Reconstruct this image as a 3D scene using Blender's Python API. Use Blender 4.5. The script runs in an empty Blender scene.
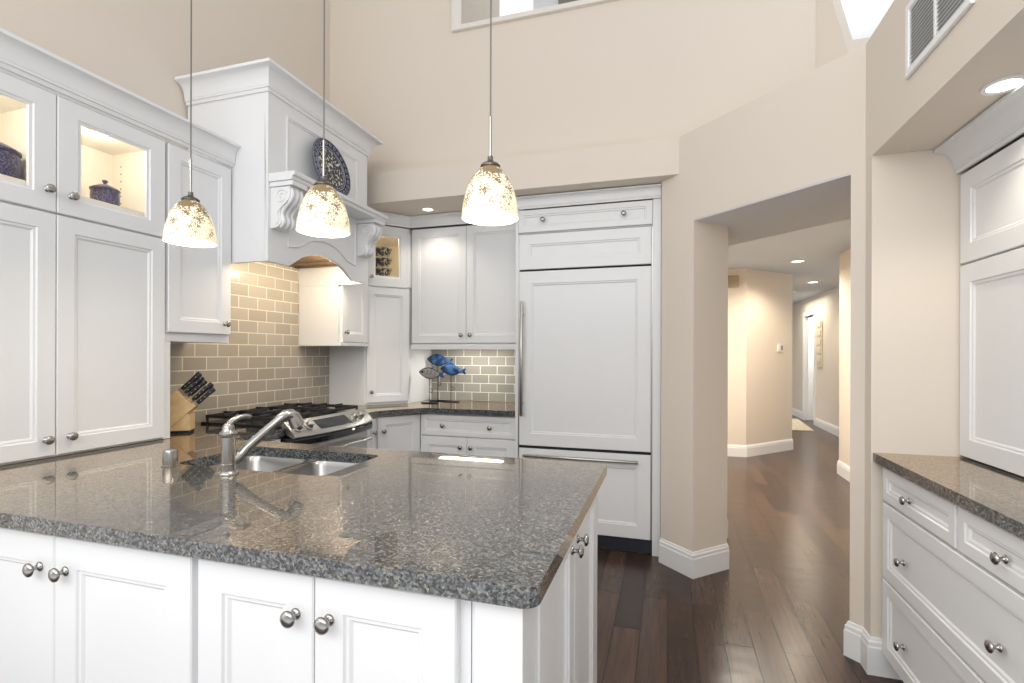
import bpy, bmesh, math, random
from mathutils import Matrix, Vector
from mathutils.geometry import tessellate_polygon

random.seed(7)
S = bpy.context.scene
COL = S.collection
PI = math.pi

# ------------------------------------------------------------------ camera
cam_data = bpy.data.cameras.new('camera')
cam = bpy.data.objects.new('camera', cam_data)
COL.objects.link(cam)
cam_data.sensor_width = 36.0
cam_data.lens = 507.28 * 36.0 / 1024.0
cam_data.shift_y = 13.04 / 1024.0
cam_data.clip_start = 0.02
cam.matrix_world = (Matrix.Translation((0, 0, 1.314)) @ Matrix.Rotation(0.2987086, 4, 'Z')
                    @ Matrix.Rotation(PI / 2, 4, 'X') @ Matrix.Rotation(0.00320784, 4, 'Z'))
S.camera = cam

# ------------------------------------------------------------------ world, exposure, large lights
S.view_settings.view_transform = 'Standard'
S.view_settings.look = 'None'
S.view_settings.exposure = 0.14
S.view_settings.gamma = 1.0
S.view_settings.use_curve_mapping = False
W = bpy.data.worlds.new('world')
S.world = W
W.use_nodes = True
_bg = W.node_tree.nodes['Background']
_tc = W.node_tree.nodes.new('ShaderNodeTexCoord')
_sx = W.node_tree.nodes.new('ShaderNodeSeparateXYZ')
_mr = W.node_tree.nodes.new('ShaderNodeMapRange')      # added gradient: bright below the horizon to lift undersides, dim at eye level
_mr.inputs['From Min'].default_value = -0.45
_mr.inputs['From Max'].default_value = 0.15
_mr.inputs['To Min'].default_value = 1.35
_mr.inputs['To Max'].default_value = 0.42
_m2 = W.node_tree.nodes.new('ShaderNodeMapRange')      # brighter sky higher up, added to whiten the upper openings
_m2.inputs['From Min'].default_value = 0.40
_m2.inputs['From Max'].default_value = 0.50
_m2.inputs['To Min'].default_value = 0.0
_m2.inputs['To Max'].default_value = 0.75
_ad = W.node_tree.nodes.new('ShaderNodeMath')
W.node_tree.links.new(_tc.outputs['Generated'], _sx.inputs[0])
W.node_tree.links.new(_sx.outputs['Z'], _mr.inputs[0])
W.node_tree.links.new(_sx.outputs['Z'], _m2.inputs[0])
W.node_tree.links.new(_mr.outputs[0], _ad.inputs[0])
W.node_tree.links.new(_m2.outputs[0], _ad.inputs[1])
W.node_tree.links.new(_ad.outputs[0], _bg.inputs[1])
_bg.inputs[0].default_value = (0.97, 0.985, 1.0, 1)


def lamp(kind, name, loc, power, color=(1, 1, 1), size=0.1, size_y=None, rot=(0, 0, 0), spot=None, parent=None):
    d = bpy.data.lights.new(name, kind)
    d.energy = power
    d.color = color
    if kind == 'AREA':
        d.size = size
        if size_y:
            d.shape = 'RECTANGLE'
            d.size_y = size_y
    else:
        d.shadow_soft_size = size
    if spot:
        d.spot_size = spot
        d.spot_blend = 0.6
    o = bpy.data.objects.new(name, d)
    COL.objects.link(o)
    o.rotation_euler = rot
    if parent:
        o.parent = parent
        o.location = Vector(loc) - wloc(parent)
    else:
        o.location = loc
    return o


def wloc(o):
    v = Vector((0, 0, 0))
    while o:
        v += o.location
        o = o.parent
    return v


# added fill lights: a panel under the ceiling, a wide one behind the camera
lamp('AREA', 'overhead_fill', (-0.6, 0.9, 4.42), 3, (1, 0.98, 0.96), 3.0, 2.6)
cl = lamp('AREA', 'behind_camera_fill', (-0.5, -2.0, 2.9), 86, (1, 0.99, 0.975), 5.0, 1.8)
cl.rotation_euler = (Vector((-0.5, 3.4, 0.6)) - Vector((-0.5, -2.0, 2.9))).to_track_quat('-Z', 'Y').to_euler()
sun = lamp('SUN', 'side_fill_sun', (-4.0, -3.0, 3.0), 0.85, (1, 0.985, 0.965))  # very soft sun added to brighten the right-hand faces
sun.rotation_euler = Vector((0.80, 0.48, -0.40)).to_track_quat('-Z', 'Y').to_euler()
sun.data.angle = math.radians(60)

# ------------------------------------------------------------------ materials


def mat(name, color=(0.8, 0.8, 0.8), rough=0.5, metal=0.0, ior=1.5, emit=None, estr=0.0, coat=0.0):
    m = bpy.data.materials.new(name)
    m.use_nodes = True
    b = m.node_tree.nodes['Principled BSDF']
    b.inputs['Base Color'].default_value = (*color, 1)
    b.inputs['Roughness'].default_value = rough
    b.inputs['Metallic'].default_value = metal
    b.inputs['IOR'].default_value = ior
    b.inputs['Coat Weight'].default_value = coat
    if emit:
        b.inputs['Emission Color'].default_value = (*emit, 1)
        b.inputs['Emission Strength'].default_value = estr
    return m


def N(m, t, **kw):
    n = m.node_tree.nodes.new(t)
    for k, v in kw.items():
        if k.startswith('i_'):
            key = k[2:]
            n.inputs[int(key) if key.isdigit() else key.replace('_', ' ')].default_value = v
        else:
            setattr(n, k, v)
    return n


def L(m, a, ao, b, bi):
    m.node_tree.links.new(a.outputs[ao], b.inputs[bi])


def bsdf(m):
    return m.node_tree.nodes['Principled BSDF']


def ramp(m, stops, interp='LINEAR'):
    n = N(m, 'ShaderNodeValToRGB')
    cr = n.color_ramp
    cr.interpolation = interp
    while len(cr.elements) < len(stops):
        cr.elements.new(0.5)
    for e, (p, c) in zip(cr.elements, stops):
        e.position = p
        e.color = (*c, 1)
    return n


def noise_bump(m, scale, strength, dist=0.002, detail=3):
    tc = N(m, 'ShaderNodeTexCoord')
    nz = N(m, 'ShaderNodeTexNoise', i_Scale=scale, i_Detail=detail)
    bp = N(m, 'ShaderNodeBump', i_Strength=strength, i_Distance=dist)
    L(m, tc, 'Object', nz, 'Vector')
    L(m, nz, 0, bp, 'Height')
    L(m, bp, 0, bsdf(m), 'Normal')


WHITE = mat('cabinet_white', (0.80, 0.805, 0.815), 0.32)
noise_bump(WHITE, 60, 0.03, 0.001)
TRIM = mat('trim_white', (0.84, 0.845, 0.85), 0.35)
WALL = mat('wall_paint', (0.74, 0.665, 0.58), 0.85)
noise_bump(WALL, 180, 0.08, 0.001)
CEIL_SHADED = mat('hall_ceiling_shaded', (0.53, 0.58, 0.65), 0.9)  # white ceiling out of the light: its shade is put into this grey
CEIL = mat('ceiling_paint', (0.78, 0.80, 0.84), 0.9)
noise_bump(CEIL, 150, 0.08, 0.001)
INTERIOR = mat('cabinet_interior', (0.86, 0.81, 0.71), 0.5)
NICKEL = mat('brushed_nickel', (0.40, 0.39, 0.375), 0.24, 1.0)
STEEL = mat('stainless_steel', (0.50, 0.49, 0.47), 0.33, 1.0)
SINKSTEEL = mat('sink_steel', (0.36, 0.355, 0.35), 0.30, 1.0)
CORD = mat('twisted_cord', (0.17, 0.16, 0.15), 0.35, 0.7)
DARKMETAL = mat('dark_cap', (0.16, 0.15, 0.14), 0.35, 1.0)
BLACK = mat('black_enamel', (0.012, 0.012, 0.014), 0.25)
IRON = mat('cast_iron', (0.018, 0.018, 0.02), 0.5)
BLACKGLASS = mat('black_glass', (0.02, 0.02, 0.022), 0.06)
FILTER = mat('grey_filter', (0.5, 0.5, 0.5), 0.9)
GAP = mat('dark_gap', (0.03, 0.03, 0.03), 0.6)
TOEDARK = mat('toe_grille_dark', (0.025, 0.03, 0.04), 0.4)
HANDLEBLACK = mat('knife_handle_black', (0.015, 0.016, 0.02), 0.3)
ROD = mat('black_wire', (0.02, 0.02, 0.02), 0.4, 0.6)
LENS = mat('light_lens', (0.9, 0.9, 0.9), 0.4, emit=(1, 0.95, 0.82), estr=9.0)
PUCKLENS = mat('puck_lens', (0.9, 0.88, 0.8), 0.4, emit=(1, 0.9, 0.7), estr=1.8)
HOODLENS = mat('hood_lens', (0.9, 0.88, 0.8), 0.4, emit=(1, 0.9, 0.7), estr=1.0)
DOWNLENS = mat('downlight_lens', (0.9, 0.9, 0.9), 0.4, emit=(1, 0.94, 0.84), estr=3.5)
PLASTIC = mat('white_plastic', (0.82, 0.81, 0.79), 0.4)
LCD = mat('grey_display', (0.25, 0.27, 0.25), 0.2)
TAN = mat('tan_vent', (0.48, 0.36, 0.22), 0.6)
CREAM = mat('cream_art', (0.72, 0.64, 0.50), 0.8)


def make_granite():
    """polished speckled granite: a blue-grey, black and cream grain under a mirror-bright polish"""
    m = mat('granite', (0.1, 0.1, 0.1), 0.25, ior=1.45)
    tc = N(m, 'ShaderNodeTexCoord')
    v1 = N(m, 'ShaderNodeTexVoronoi', i_Scale=200.0)
    v2 = N(m, 'ShaderNodeTexVoronoi', i_Scale=420.0)
    nz = N(m, 'ShaderNodeTexNoise', i_Scale=110.0, i_Detail=3.0)
    for n in (v1, v2, nz):
        L(m, tc, 'Object', n, 'Vector')
    r1 = ramp(m, [(0.0, (0.006, 0.008, 0.011)), (0.28, (0.028, 0.034, 0.042)), (0.50, (0.070, 0.086, 0.104)),
                  (0.74, (0.135, 0.155, 0.172)), (0.92, (0.23, 0.215, 0.185))], 'CONSTANT')
    sp = N(m, 'ShaderNodeSeparateColor')
    L(m, v1, 'Color', sp, 0)
    L(m, sp, 0, r1, 0)
    r2 = ramp(m, [(0.0, (0.02, 0.024, 0.03)), (0.4, (0.12, 0.135, 0.15)), (0.8, (0.28, 0.27, 0.25))], 'CONSTANT')
    sp2 = N(m, 'ShaderNodeSeparateColor')
    L(m, v2, 'Color', sp2, 0)
    L(m, sp2, 1, r2, 0)
    mx = N(m, 'ShaderNodeMix', data_type='RGBA')
    nr = ramp(m, [(0.45, (0.05,) * 3), (0.65, (0.6,) * 3)])
    L(m, nz, 0, nr, 0)
    L(m, nr, 0, mx, 0)
    L(m, r1, 0, mx, 6)
    L(m, r2, 0, mx, 7)
    L(m, mx, 2, bsdf(m), 'Base Color')
    # polish: mirror layer that strengthens towards grazing view, broken up by the grain
    gl = N(m, 'ShaderNodeBsdfGlossy')
    gl.inputs['Roughness'].default_value = 0.018
    gl.inputs['Color'].default_value = (1.0, 0.85, 0.69, 1)
    lw = N(m, 'ShaderNodeLayerWeight')
    lw.inputs['Blend'].default_value = 0.5
    fr = ramp(m, [(0.0, (0.04,) * 3), (0.35, (0.06,) * 3), (0.64, (0.15,) * 3), (0.75, (0.20,) * 3), (0.81, (0.50,) * 3), (1.0, (0.85,) * 3)])
    L(m, lw, 'Facing', fr, 0)
    gm = N(m, 'ShaderNodeMapRange')
    gm.inputs['To Min'].default_value = 0.55
    gm.inputs['To Max'].default_value = 1.30
    L(m, sp, 0, gm, 0)
    mm = N(m, 'ShaderNodeMath', operation='MULTIPLY')
    L(m, fr, 0, mm, 0)
    L(m, gm, 0, mm, 1)
    ms = N(m, 'ShaderNodeMixShader')
    out = m.node_tree.nodes['Material Output']
    L(m, mm, 0, ms, 0)
    L(m, bsdf(m), 0, ms, 1)
    L(m, gl, 0, ms, 2)
    L(m, ms, 0, out, 0)
    return m


GRANITE = make_granite()


def make_tile(name, c1, c2, axis):
    """running-bond subway tile, 152 x 76 mm, on a wall that runs along `axis`"""
    m = mat(name, c1, 0.16)
    tc = N(m, 'ShaderNodeTexCoord')
    sp = N(m, 'ShaderNodeSeparateXYZ')
    cb = N(m, 'ShaderNodeCombineXYZ')
    L(m, tc, 'Object', sp, 0)
    L(m, sp, axis, cb, 0)
    L(m, sp, 'Z', cb, 1)
    br = N(m, 'ShaderNodeTexBrick', offset=0.5)
    br.inputs['Scale'].default_value = 1.0
    br.inputs['Brick Width'].default_value = 0.1524
    br.inputs['Row Height'].default_value = 0.0762
    br.inputs['Mortar Size'].default_value = 0.0034
    br.inputs['Mortar Smooth'].default_value = 0.1
    br.inputs['Color1'].default_value = (*c1, 1)
    br.inputs['Color2'].default_value = (*c2, 1)
    br.inputs['Mortar'].default_value = (0.78, 0.73, 0.63, 1)
    L(m, cb, 0, br, 'Vector')
    nz = N(m, 'ShaderNodeTexNoise', i_Scale=260.0, i_Detail=3.0)
    L(m, cb, 0, nz, 'Vector')
    mx = N(m, 'ShaderNodeMix', data_type='RGBA', blend_type='MULTIPLY')
    mx.inputs[0].default_value = 0.25
    L(m, br, 'Color', mx, 6)
    L(m, nz, 0, mx, 7)
    L(m, mx, 2, bsdf(m), 'Base Color')
    rr = N(m, 'ShaderNodeMapRange')
    rr.inputs['To Min'].default_value = 0.16
    rr.inputs['To Max'].default_value = 0.8
    L(m, br, 'Fac', rr, 0)
    L(m, rr, 0, bsdf(m), 'Roughness')
    bp = N(m, 'ShaderNodeBump', i_Strength=0.7, i_Distance=0.002, invert=True)
    L(m, br, 'Fac', bp, 'Height')
    L(m, bp, 0, bsdf(m), 'Normal')
    return m


TILE_L = make_tile('taupe_tile_range_wall', (0.40, 0.36, 0.30), (0.48, 0.435, 0.37), 'Y')
TILE_B = make_tile('taupe_tile_back_wall', (0.30, 0.285, 0.255), (0.36, 0.34, 0.305), 'X')


def make_floor():
    m = mat('dark_wood_floor', (0.05, 0.03, 0.02), 0.24, ior=1.42)
    tc = N(m, 'ShaderNodeTexCoord')
    sp = N(m, 'ShaderNodeSeparateXYZ')
    cb = N(m, 'ShaderNodeCombineXYZ')
    L(m, tc, 'Object', sp, 0)
    L(m, sp, 'Y', cb, 0)
    L(m, sp, 'X', cb, 1)
    br = N(m, 'ShaderNodeTexBrick', offset=0.37, offset_frequency=2)
    br.inputs['Scale'].default_value = 1.0
    br.inputs['Brick Width'].default_value = 0.95
    br.inputs['Row Height'].default_value = 0.124
    br.inputs['Mortar Size'].default_value = 0.0024
    br.inputs['Mortar Smooth'].default_value = 0.3
    br.inputs['Color1'].default_value = (0.036, 0.019, 0.0155, 1)
    br.inputs['Color2'].default_value = (0.098, 0.055, 0.037, 1)
    br.inputs['Mortar'].default_value = (0.006, 0.004, 0.003, 1)
    L(m, cb, 0, br, 'Vector')
    mp = N(m, 'ShaderNodeMapping')
    mp.inputs['Scale'].default_value = (3.0, 45.0, 1.0)
    L(m, cb, 0, mp, 0)
    nz = N(m, 'ShaderNodeTexNoise', i_Scale=1.0, i_Detail=6.0, i_Roughness=0.65)
    L(m, mp, 0, nz, 'Vector')
    gr = ramp(m, [(0.3, (0.55, 0.55, 0.55)), (0.7, (1.35, 1.3, 1.25))])
    L(m, nz, 0, gr, 0)
    mx = N(m, 'ShaderNodeMix', data_type='RGBA', blend_type='MULTIPLY')
    mx.inputs[0].default_value = 0.8
    L(m, br, 'Color', mx, 6)
    L(m, gr, 0, mx, 7)
    L(m, mx, 2, bsdf(m), 'Base Color')
    # hand-scraped waviness across each plank
    mp2 = N(m, 'ShaderNodeMapping')
    mp2.inputs['Scale'].default_value = (9.0, 5.0, 1.0)
    L(m, cb, 0, mp2, 0)
    nz2 = N(m, 'ShaderNodeTexNoise', i_Scale=1.0, i_Detail=1.0)
    L(m, mp2, 0, nz2, 'Vector')
    b1 = N(m, 'ShaderNodeBump', i_Strength=0.35, i_Distance=0.004)
    L(m, nz2, 0, b1, 'Height')
    b2 = N(m, 'ShaderNodeBump', i_Strength=0.8, i_Distance=0.002, invert=True)
    L(m, br, 'Fac', b2, 'Height')
    L(m, b1, 0, b2, 'Normal')
    L(m, b2, 0, bsdf(m), 'Normal')
    return m


FLOOR = make_floor()


def make_glass():
    m = bpy.data.materials.new('pane_glass')
    m.use_nodes = True
    nt = m.node_tree
    nt.nodes.clear()
    out = nt.nodes.new('ShaderNodeOutputMaterial')
    tr = nt.nodes.new('ShaderNodeBsdfTransparent')
    gl = nt.nodes.new('ShaderNodeBsdfGlossy')
    gl.inputs['Roughness'].default_value = 0.02
    lw = nt.nodes.new('ShaderNodeLayerWeight')
    pw = nt.nodes.new('ShaderNodeMath')
    pw.operation = 'POWER'
    pw.inputs[1].default_value = 5.0
    nt.links.new(lw.outputs['Facing'], pw.inputs[0])
    fr = nt.nodes.new('ShaderNodeMapRange')
    fr.inputs['To Min'].default_value = 0.025
    fr.inputs['To Max'].default_value = 0.7
    nt.links.new(pw.outputs[0], fr.inputs[0])
    mx = nt.nodes.new('ShaderNodeMixShader')
    nt.links.new(fr.outputs[0], mx.inputs[0])
    nt.links.new(tr.outputs[0], mx.inputs[1])
    nt.links.new(gl.outputs[0], mx.inputs[2])
    nt.links.new(mx.outputs[0], out.inputs[0])
    return m


GLASS = make_glass()


def make_shade():
    """lit art-glass lamp shade: glowing frosted glass with a gold-brown foil fleck that is denser near the neck"""
    m = mat('flecked_shade_glass', (0.85, 0.80, 0.68), 0.12)
    tc = N(m, 'ShaderNodeTexCoord')
    vo = N(m, 'ShaderNodeTexVoronoi', i_Scale=330.0)
    nz = N(m, 'ShaderNodeTexNoise', i_Scale=26.0, i_Detail=3.0)
    sp = N(m, 'ShaderNodeSeparateXYZ')
    for n in (vo, nz):
        L(m, tc, 'Object', n, 'Vector')
    L(m, tc, 'Object', sp, 0)
    zz = N(m, 'ShaderNodeMapRange')
    zz.inputs['From Min'].default_value = 0.03
    zz.inputs['From Max'].default_value = 0.165
    zz.inputs['To Min'].default_value = -0.18
    zz.inputs['To Max'].default_value = 0.22
    L(m, sp, 'Z', zz, 0)
    a1 = N(m, 'ShaderNodeMath', operation='ADD')
    L(m, zz, 0, a1, 0)
    L(m, nz, 0, a1, 1)
    sc = N(m, 'ShaderNodeSeparateColor')
    L(m, vo, 'Color', sc, 0)
    mu = N(m, 'ShaderNodeMath', operation='MULTIPLY')
    mu.inputs[1].default_value = 0.32
    L(m, sc, 0, mu, 0)
    a2 = N(m, 'ShaderNodeMath', operation='ADD')
    L(m, a1, 0, a2, 0)
    L(m, mu, 0, a2, 1)
    r = ramp(m, [(0.64, (0, 0, 0)), (0.70, (1, 1, 1))])
    L(m, a2, 0, r, 0)
    mx = N(m, 'ShaderNodeMix', data_type='RGBA')
    mx.inputs[6].default_value = (0.74, 0.68, 0.53, 1)
    mx.inputs[7].default_value = (0.20, 0.14, 0.07, 1)
    L(m, r, 0, mx, 0)
    L(m, mx, 2, bsdf(m), 'Base Color')
    em = N(m, 'ShaderNodeMix', data_type='RGBA')
    em.inputs[6].default_value = (1.0, 0.86, 0.56, 1)
    em.inputs[7].default_value = (0.16, 0.10, 0.04, 1)
    L(m, r, 0, em, 0)
    L(m, em, 2, bsdf(m), 'Emission Color')
    bsdf(m).inputs['Emission Strength'].default_value = 0.46
    return m


SHADE = make_shade()
SHADE_IN = mat('shade_inner_glass', (0.9, 0.88, 0.82), 0.4, emit=(1, 0.93, 0.78), estr=1.6)
BULB = mat('bulb', (0.9, 0.9, 0.9), 0.4, emit=(1, 0.9, 0.7), estr=12.0)


def make_two(name, c1, c2, scale, thr=0.5, rough=0.3, kind='noise', width=0.06):
    m = mat(name, c1, rough)
    tc = N(m, 'ShaderNodeTexCoord')
    if kind == 'noise':
        n = N(m, 'ShaderNodeTexNoise', i_Scale=scale, i_Detail=3.0)
    else:
        n = N(m, 'ShaderNodeTexVoronoi', i_Scale=scale)
    L(m, tc, 'Object', n, 'Vector')
    r = ramp(m, [(thr - width, c1), (thr + width, c2)])
    L(m, n, 0, r, 0)
    L(m, r, 0, bsdf(m), 'Base Color')
    return m


NAVY = make_two('navy_glaze', (0.02, 0.02, 0.07), (0.14, 0.13, 0.22), 150, 0.55, 0.3, 'voronoi', 0.2)
PLATE_RIM = make_two('plate_rim_navy', (0.010, 0.013, 0.04), (0.025, 0.03, 0.07), 60, 0.55, 0.2)
PLATE_FIELD = make_two('plate_field_floral', (0.012, 0.013, 0.02), (0.62, 0.62, 0.58), 60, 0.565, 0.2, 'noise', 0.025)
PLATE_LINE = mat('plate_white_line', (0.34, 0.37, 0.46), 0.25)
BOWL = make_two('bowl_pattern', (0.03, 0.026, 0.024), (0.60, 0.50, 0.36), 55, 0.55, 0.3, 'noise', 0.03)
BOWL_RIM = mat('bowl_cream', (0.52, 0.42, 0.30), 0.35)
FISHBLUE = make_two('blue_fish_glass', (0.008, 0.025, 0.10), (0.05, 0.13, 0.30), 26, 0.52, 0.1, 'noise', 0.12)
FISHGREY = make_two('grey_fish_glass', (0.20, 0.20, 0.20), (0.42, 0.40, 0.38), 60, 0.5, 0.12, 'noise', 0.15)
WOODBLOCK = make_two('maple_block', (0.60, 0.40, 0.19), (0.74, 0.55, 0.31), 30, 0.5, 0.45, 'noise', 0.3)
HOODWOOD = make_two('hood_liner_wood', (0.10, 0.055, 0.022), (0.24, 0.14, 0.065), 25, 0.5, 0.5, 'noise', 0.25)
RUG = make_two('woven_rug', (0.60, 0.52, 0.40), (0.72, 0.66, 0.55), 30, 0.5, 0.95)

# ------------------------------------------------------------------ mesh builder


class MB:
    def __init__(self):
        self.v = []
        self.f = []

    def add(self, vs, fs):
        b = len(self.v)
        self.v += [tuple(p) for p in vs]
        self.f += [tuple(i + b for i in f) for f in fs]
        return self

    def box(self, x0, x1, y0, y1, z0, z1):
        vs = [(x, y, z) for z in (z0, z1) for y in (y0, y1) for x in (x0, x1)]
        return self.add(vs, [(0, 2, 3, 1), (4, 5, 7, 6), (0, 1, 5, 4), (2, 6, 7, 3), (0, 4, 6, 2), (1, 3, 7, 5)])

    def fbox(self, fr, a0, a1, d0, d1, z0, z1):
        vs = [fr.P(a, d, z) for z in (z0, z1) for d in (d0, d1) for a in (a0, a1)]
        return self.add(vs, [(0, 2, 3, 1), (4, 5, 7, 6), (0, 1, 5, 4), (2, 6, 7, 3), (0, 4, 6, 2), (1, 3, 7, 5)])

    def prism(self, poly, mp, w0, w1, holes=()):
        loops = [list(poly)] + [list(h) for h in holes]
        tris = tessellate_polygon([[Vector((p[0], p[1], 0)) for p in lp] for lp in loops])
        flat = [p for lp in loops for p in lp]
        n = len(flat)
        vs = [mp(p[0], p[1], w0) for p in flat] + [mp(p[0], p[1], w1) for p in flat]
        fs = [tuple(t) for t in tris] + [tuple(i + n for i in reversed(t)) for t in tris]
        b = 0
        for lp in loops:
            k = len(lp)
            for i in range(k):
                j = (i + 1) % k
                fs.append((b + i, b + j, b + j + n, b + i + n))
            b += k
        return self.add(vs, fs)

    def rings(self, rings, closed_start=True, closed_end=True, loop=False):
        n = len(rings[0])
        vs = [p for r in rings for p in r]
        fs = []
        m = len(rings)
        for k in range(m if loop else m - 1):
            k2 = (k + 1) % m
            for i in range(n):
                j = (i + 1) % n
                fs.append((k * n + i, k * n + j, k2 * n + j, k2 * n + i))
        if not loop:
            if closed_start:
                fs.append(tuple(range(n))[::-1])
            if closed_end:
                fs.append(tuple(range((m - 1) * n, m * n)))
        return self.add(vs, fs)

    def lathe(self, prof, base=(0, 0, 0), axis=(0, 0, 1), seg=24, loop=False):
        ax = Vector(axis).normalized()
        t = Vector((1, 0, 0)) if abs(ax.x) < 0.9 else Vector((0, 1, 0))
        u = ax.cross(t).normalized()
        w = ax.cross(u)
        B = Vector(base)
        rs = []
        for (r, h) in prof:
            r = max(r, 1e-5)
            rs.append([B + ax * h + (u * math.cos(2 * PI * i / seg) + w * math.sin(2 * PI * i / seg)) * r for i in range(seg)])
        return self.rings(rs, loop=loop)

    def tube(self, pts, r, seg=10):
        pts = [Vector(p) for p in pts]
        rad = r if isinstance(r, (list, tuple)) else [r] * len(pts)
        rs = []
        t0 = (pts[1] - pts[0]).normalized()
        ref = Vector((0, 0, 1)) if abs(t0.z) < 0.9 else Vector((1, 0, 0))
        u = t0.cross(ref).normalized()
        for i, p in enumerate(pts):
            a = pts[max(i - 1, 0)]
            b = pts[min(i + 1, len(pts) - 1)]
            t = (b - a).normalized()
            u = (u - t * u.dot(t)).normalized()
            w = t.cross(u)
            rs.append([p + (u * math.cos(2 * PI * k / seg) + w * math.sin(2 * PI * k / seg)) * rad[i] for k in range(seg)])
        return self.rings(rs)

    def sweep(self, path, prof, i0=0, i1=None, closed=False):
        """profile (offset to the right of travel, z) swept along a plan path with mitred corners"""
        n = len(path)
        i1 = n - 1 if i1 is None else i1
        rs = []
        for i in range(i0, i1 + 1):
            P = Vector(path[i])
            dirs = []
            if i > 0:
                dirs.append((Vector(path[i]) - Vector(path[i - 1])).normalized())
            if i < n - 1:
                dirs.append((Vector(path[i + 1]) - Vector(path[i])).normalized())
            nr = [Vector((d.y, -d.x)) for d in dirs]
            if len(nr) == 2:
                mvec = (nr[0] + nr[1])
                mvec = mvec / (1 + nr[0].dot(nr[1]))
            else:
                mvec = nr[0]
            rs.append([(P.x + mvec.x * o, P.y + mvec.y * o, z) for (o, z) in prof])
        return self.rings(rs)

    def build(self, name, m, parent=None, bev=0.0, seg=2, smooth=0.6, origin=None):
        bm = bmesh.new()
        vs = [bm.verts.new(p) for p in self.v]
        for f in self.f:
            if len(set(f)) >= 3:
                try:
                    bm.faces.new([vs[i] for i in f])
                except ValueError:
                    pass
        bmesh.ops.remove_doubles(bm, verts=bm.verts, dist=1e-6)
        bmesh.ops.dissolve_degenerate(bm, dist=1e-7, edges=bm.edges)
        bmesh.ops.recalc_face_normals(bm, faces=bm.faces)
        if bev > 0:
            es = [e for e in bm.edges if len(e.link_faces) == 2 and e.calc_face_angle(0) > 0.5]
            bmesh.ops.bevel(bm, geom=es, offset=bev, segments=seg, affect='EDGES', profile=0.6, clamp_overlap=True)
            bmesh.ops.recalc_face_normals(bm, faces=bm.faces)
        if parent is not None:
            o0 = wloc(parent)
        elif origin is not None:
            o0 = Vector(origin)
        else:
            xs = [p.co.x for p in bm.verts]
            ys = [p.co.y for p in bm.verts]
            zs = [p.co.z for p in bm.verts]
            o0 = Vector(((min(xs) + max(xs)) / 2, (min(ys) + max(ys)) / 2, min(zs)))
        bmesh.ops.translate(bm, verts=bm.verts, vec=-o0)
        me = bpy.data.meshes.new(name)
        bm.to_mesh(me)
        bm.free()
        me.materials.append(m)
        me.polygons.foreach_set('use_smooth', [True] * len(me.polygons))
        me.set_sharp_from_angle(angle=smooth)
        o = bpy.data.objects.new(name, me)
        COL.objects.link(o)
        if bev > 0:
            o.modifiers.new('weighted_normal', 'WEIGHTED_NORMAL').keep_sharp = True
        if parent is not None:
            o.parent = parent
        else:
            o.location = o0
        return o


class Fr:
    """a vertical face: a runs along it, d comes out of it towards the room"""
    def __init__(self, O, u, n):
        self.O, self.u, self.n = O, u, n

    def P(self, a, d, z):
        return (self.O[0] + self.u[0] * a + self.n[0] * d, self.O[1] + self.u[1] * a + self.n[1] * d, z)


def thing(name, label, cat, loc, group=None):
    o = bpy.data.objects.new(name, None)
    o.empty_display_size = 0.1
    COL.objects.link(o)
    o.location = loc
    o['label'] = label
    o['category'] = cat
    if group:
        o['group'] = group
    return o


def tag(o, label, cat, group=None):
    o['label'] = label
    o['category'] = cat
    if group:
        o['group'] = group
    return o


def struct(o):
    o['kind'] = 'structure'
    return o


def XY(x, y, z):
    return (x, y, z)


def fillet(poly, radii, seg=6):
    out = []
    n = len(poly)
    for i in range(n):
        r = radii[i] if isinstance(radii, (list, tuple)) else radii
        P = Vector(poly[i])
        if r <= 0:
            out.append(tuple(P))
            continue
        A = (Vector(poly[i - 1]) - P).normalized()
        B = (Vector(poly[(i + 1) % n]) - P).normalized()
        ang = A.angle(B)
        t = r / math.tan(ang / 2)
        p0 = P + A * t
        p1 = P + B * t
        c = P + (A + B).normalized() * (r / math.sin(ang / 2))
        a0 = math.atan2(p0.y - c.y, p0.x - c.x)
        a1 = math.atan2(p1.y - c.y, p1.x - c.x)
        da = (a1 - a0 + PI) % (2 * PI) - PI
        for k in range(seg + 1):
            a = a0 + da * k / seg
            out.append((c.x + r * math.cos(a), c.y + r * math.sin(a)))
    return out


# ------------------------------------------------------------------ joinery
DT = 0.020


def ring4(fr, a0, a1, z0, z1, i, d):
    return [fr.P(a0 + i, d, z0 + i), fr.P(a1 - i, d, z0 + i), fr.P(a1 - i, d, z1 - i), fr.P(a0 + i, d, z1 - i)]


def door(parent, fr, a0, a1, z0, z1, name='door', fw=0.06, m=None, raised=False):
    prof = [(0, 0.001), (0, DT - 0.003), (0.003, DT), (fw, DT), (fw + 0.004, DT - 0.005), (fw + 0.011, DT - 0.0055),
            (fw + 0.017, DT - 0.011)]
    if raised:
        prof += [(fw + 0.028, DT - 0.011), (fw + 0.045, DT - 0.005)]
    b = MB().rings([ring4(fr, a0, a1, z0, z1, i, d) for i, d in prof])
    return b.build(name, m or WHITE, parent, smooth=0.3)


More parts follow.
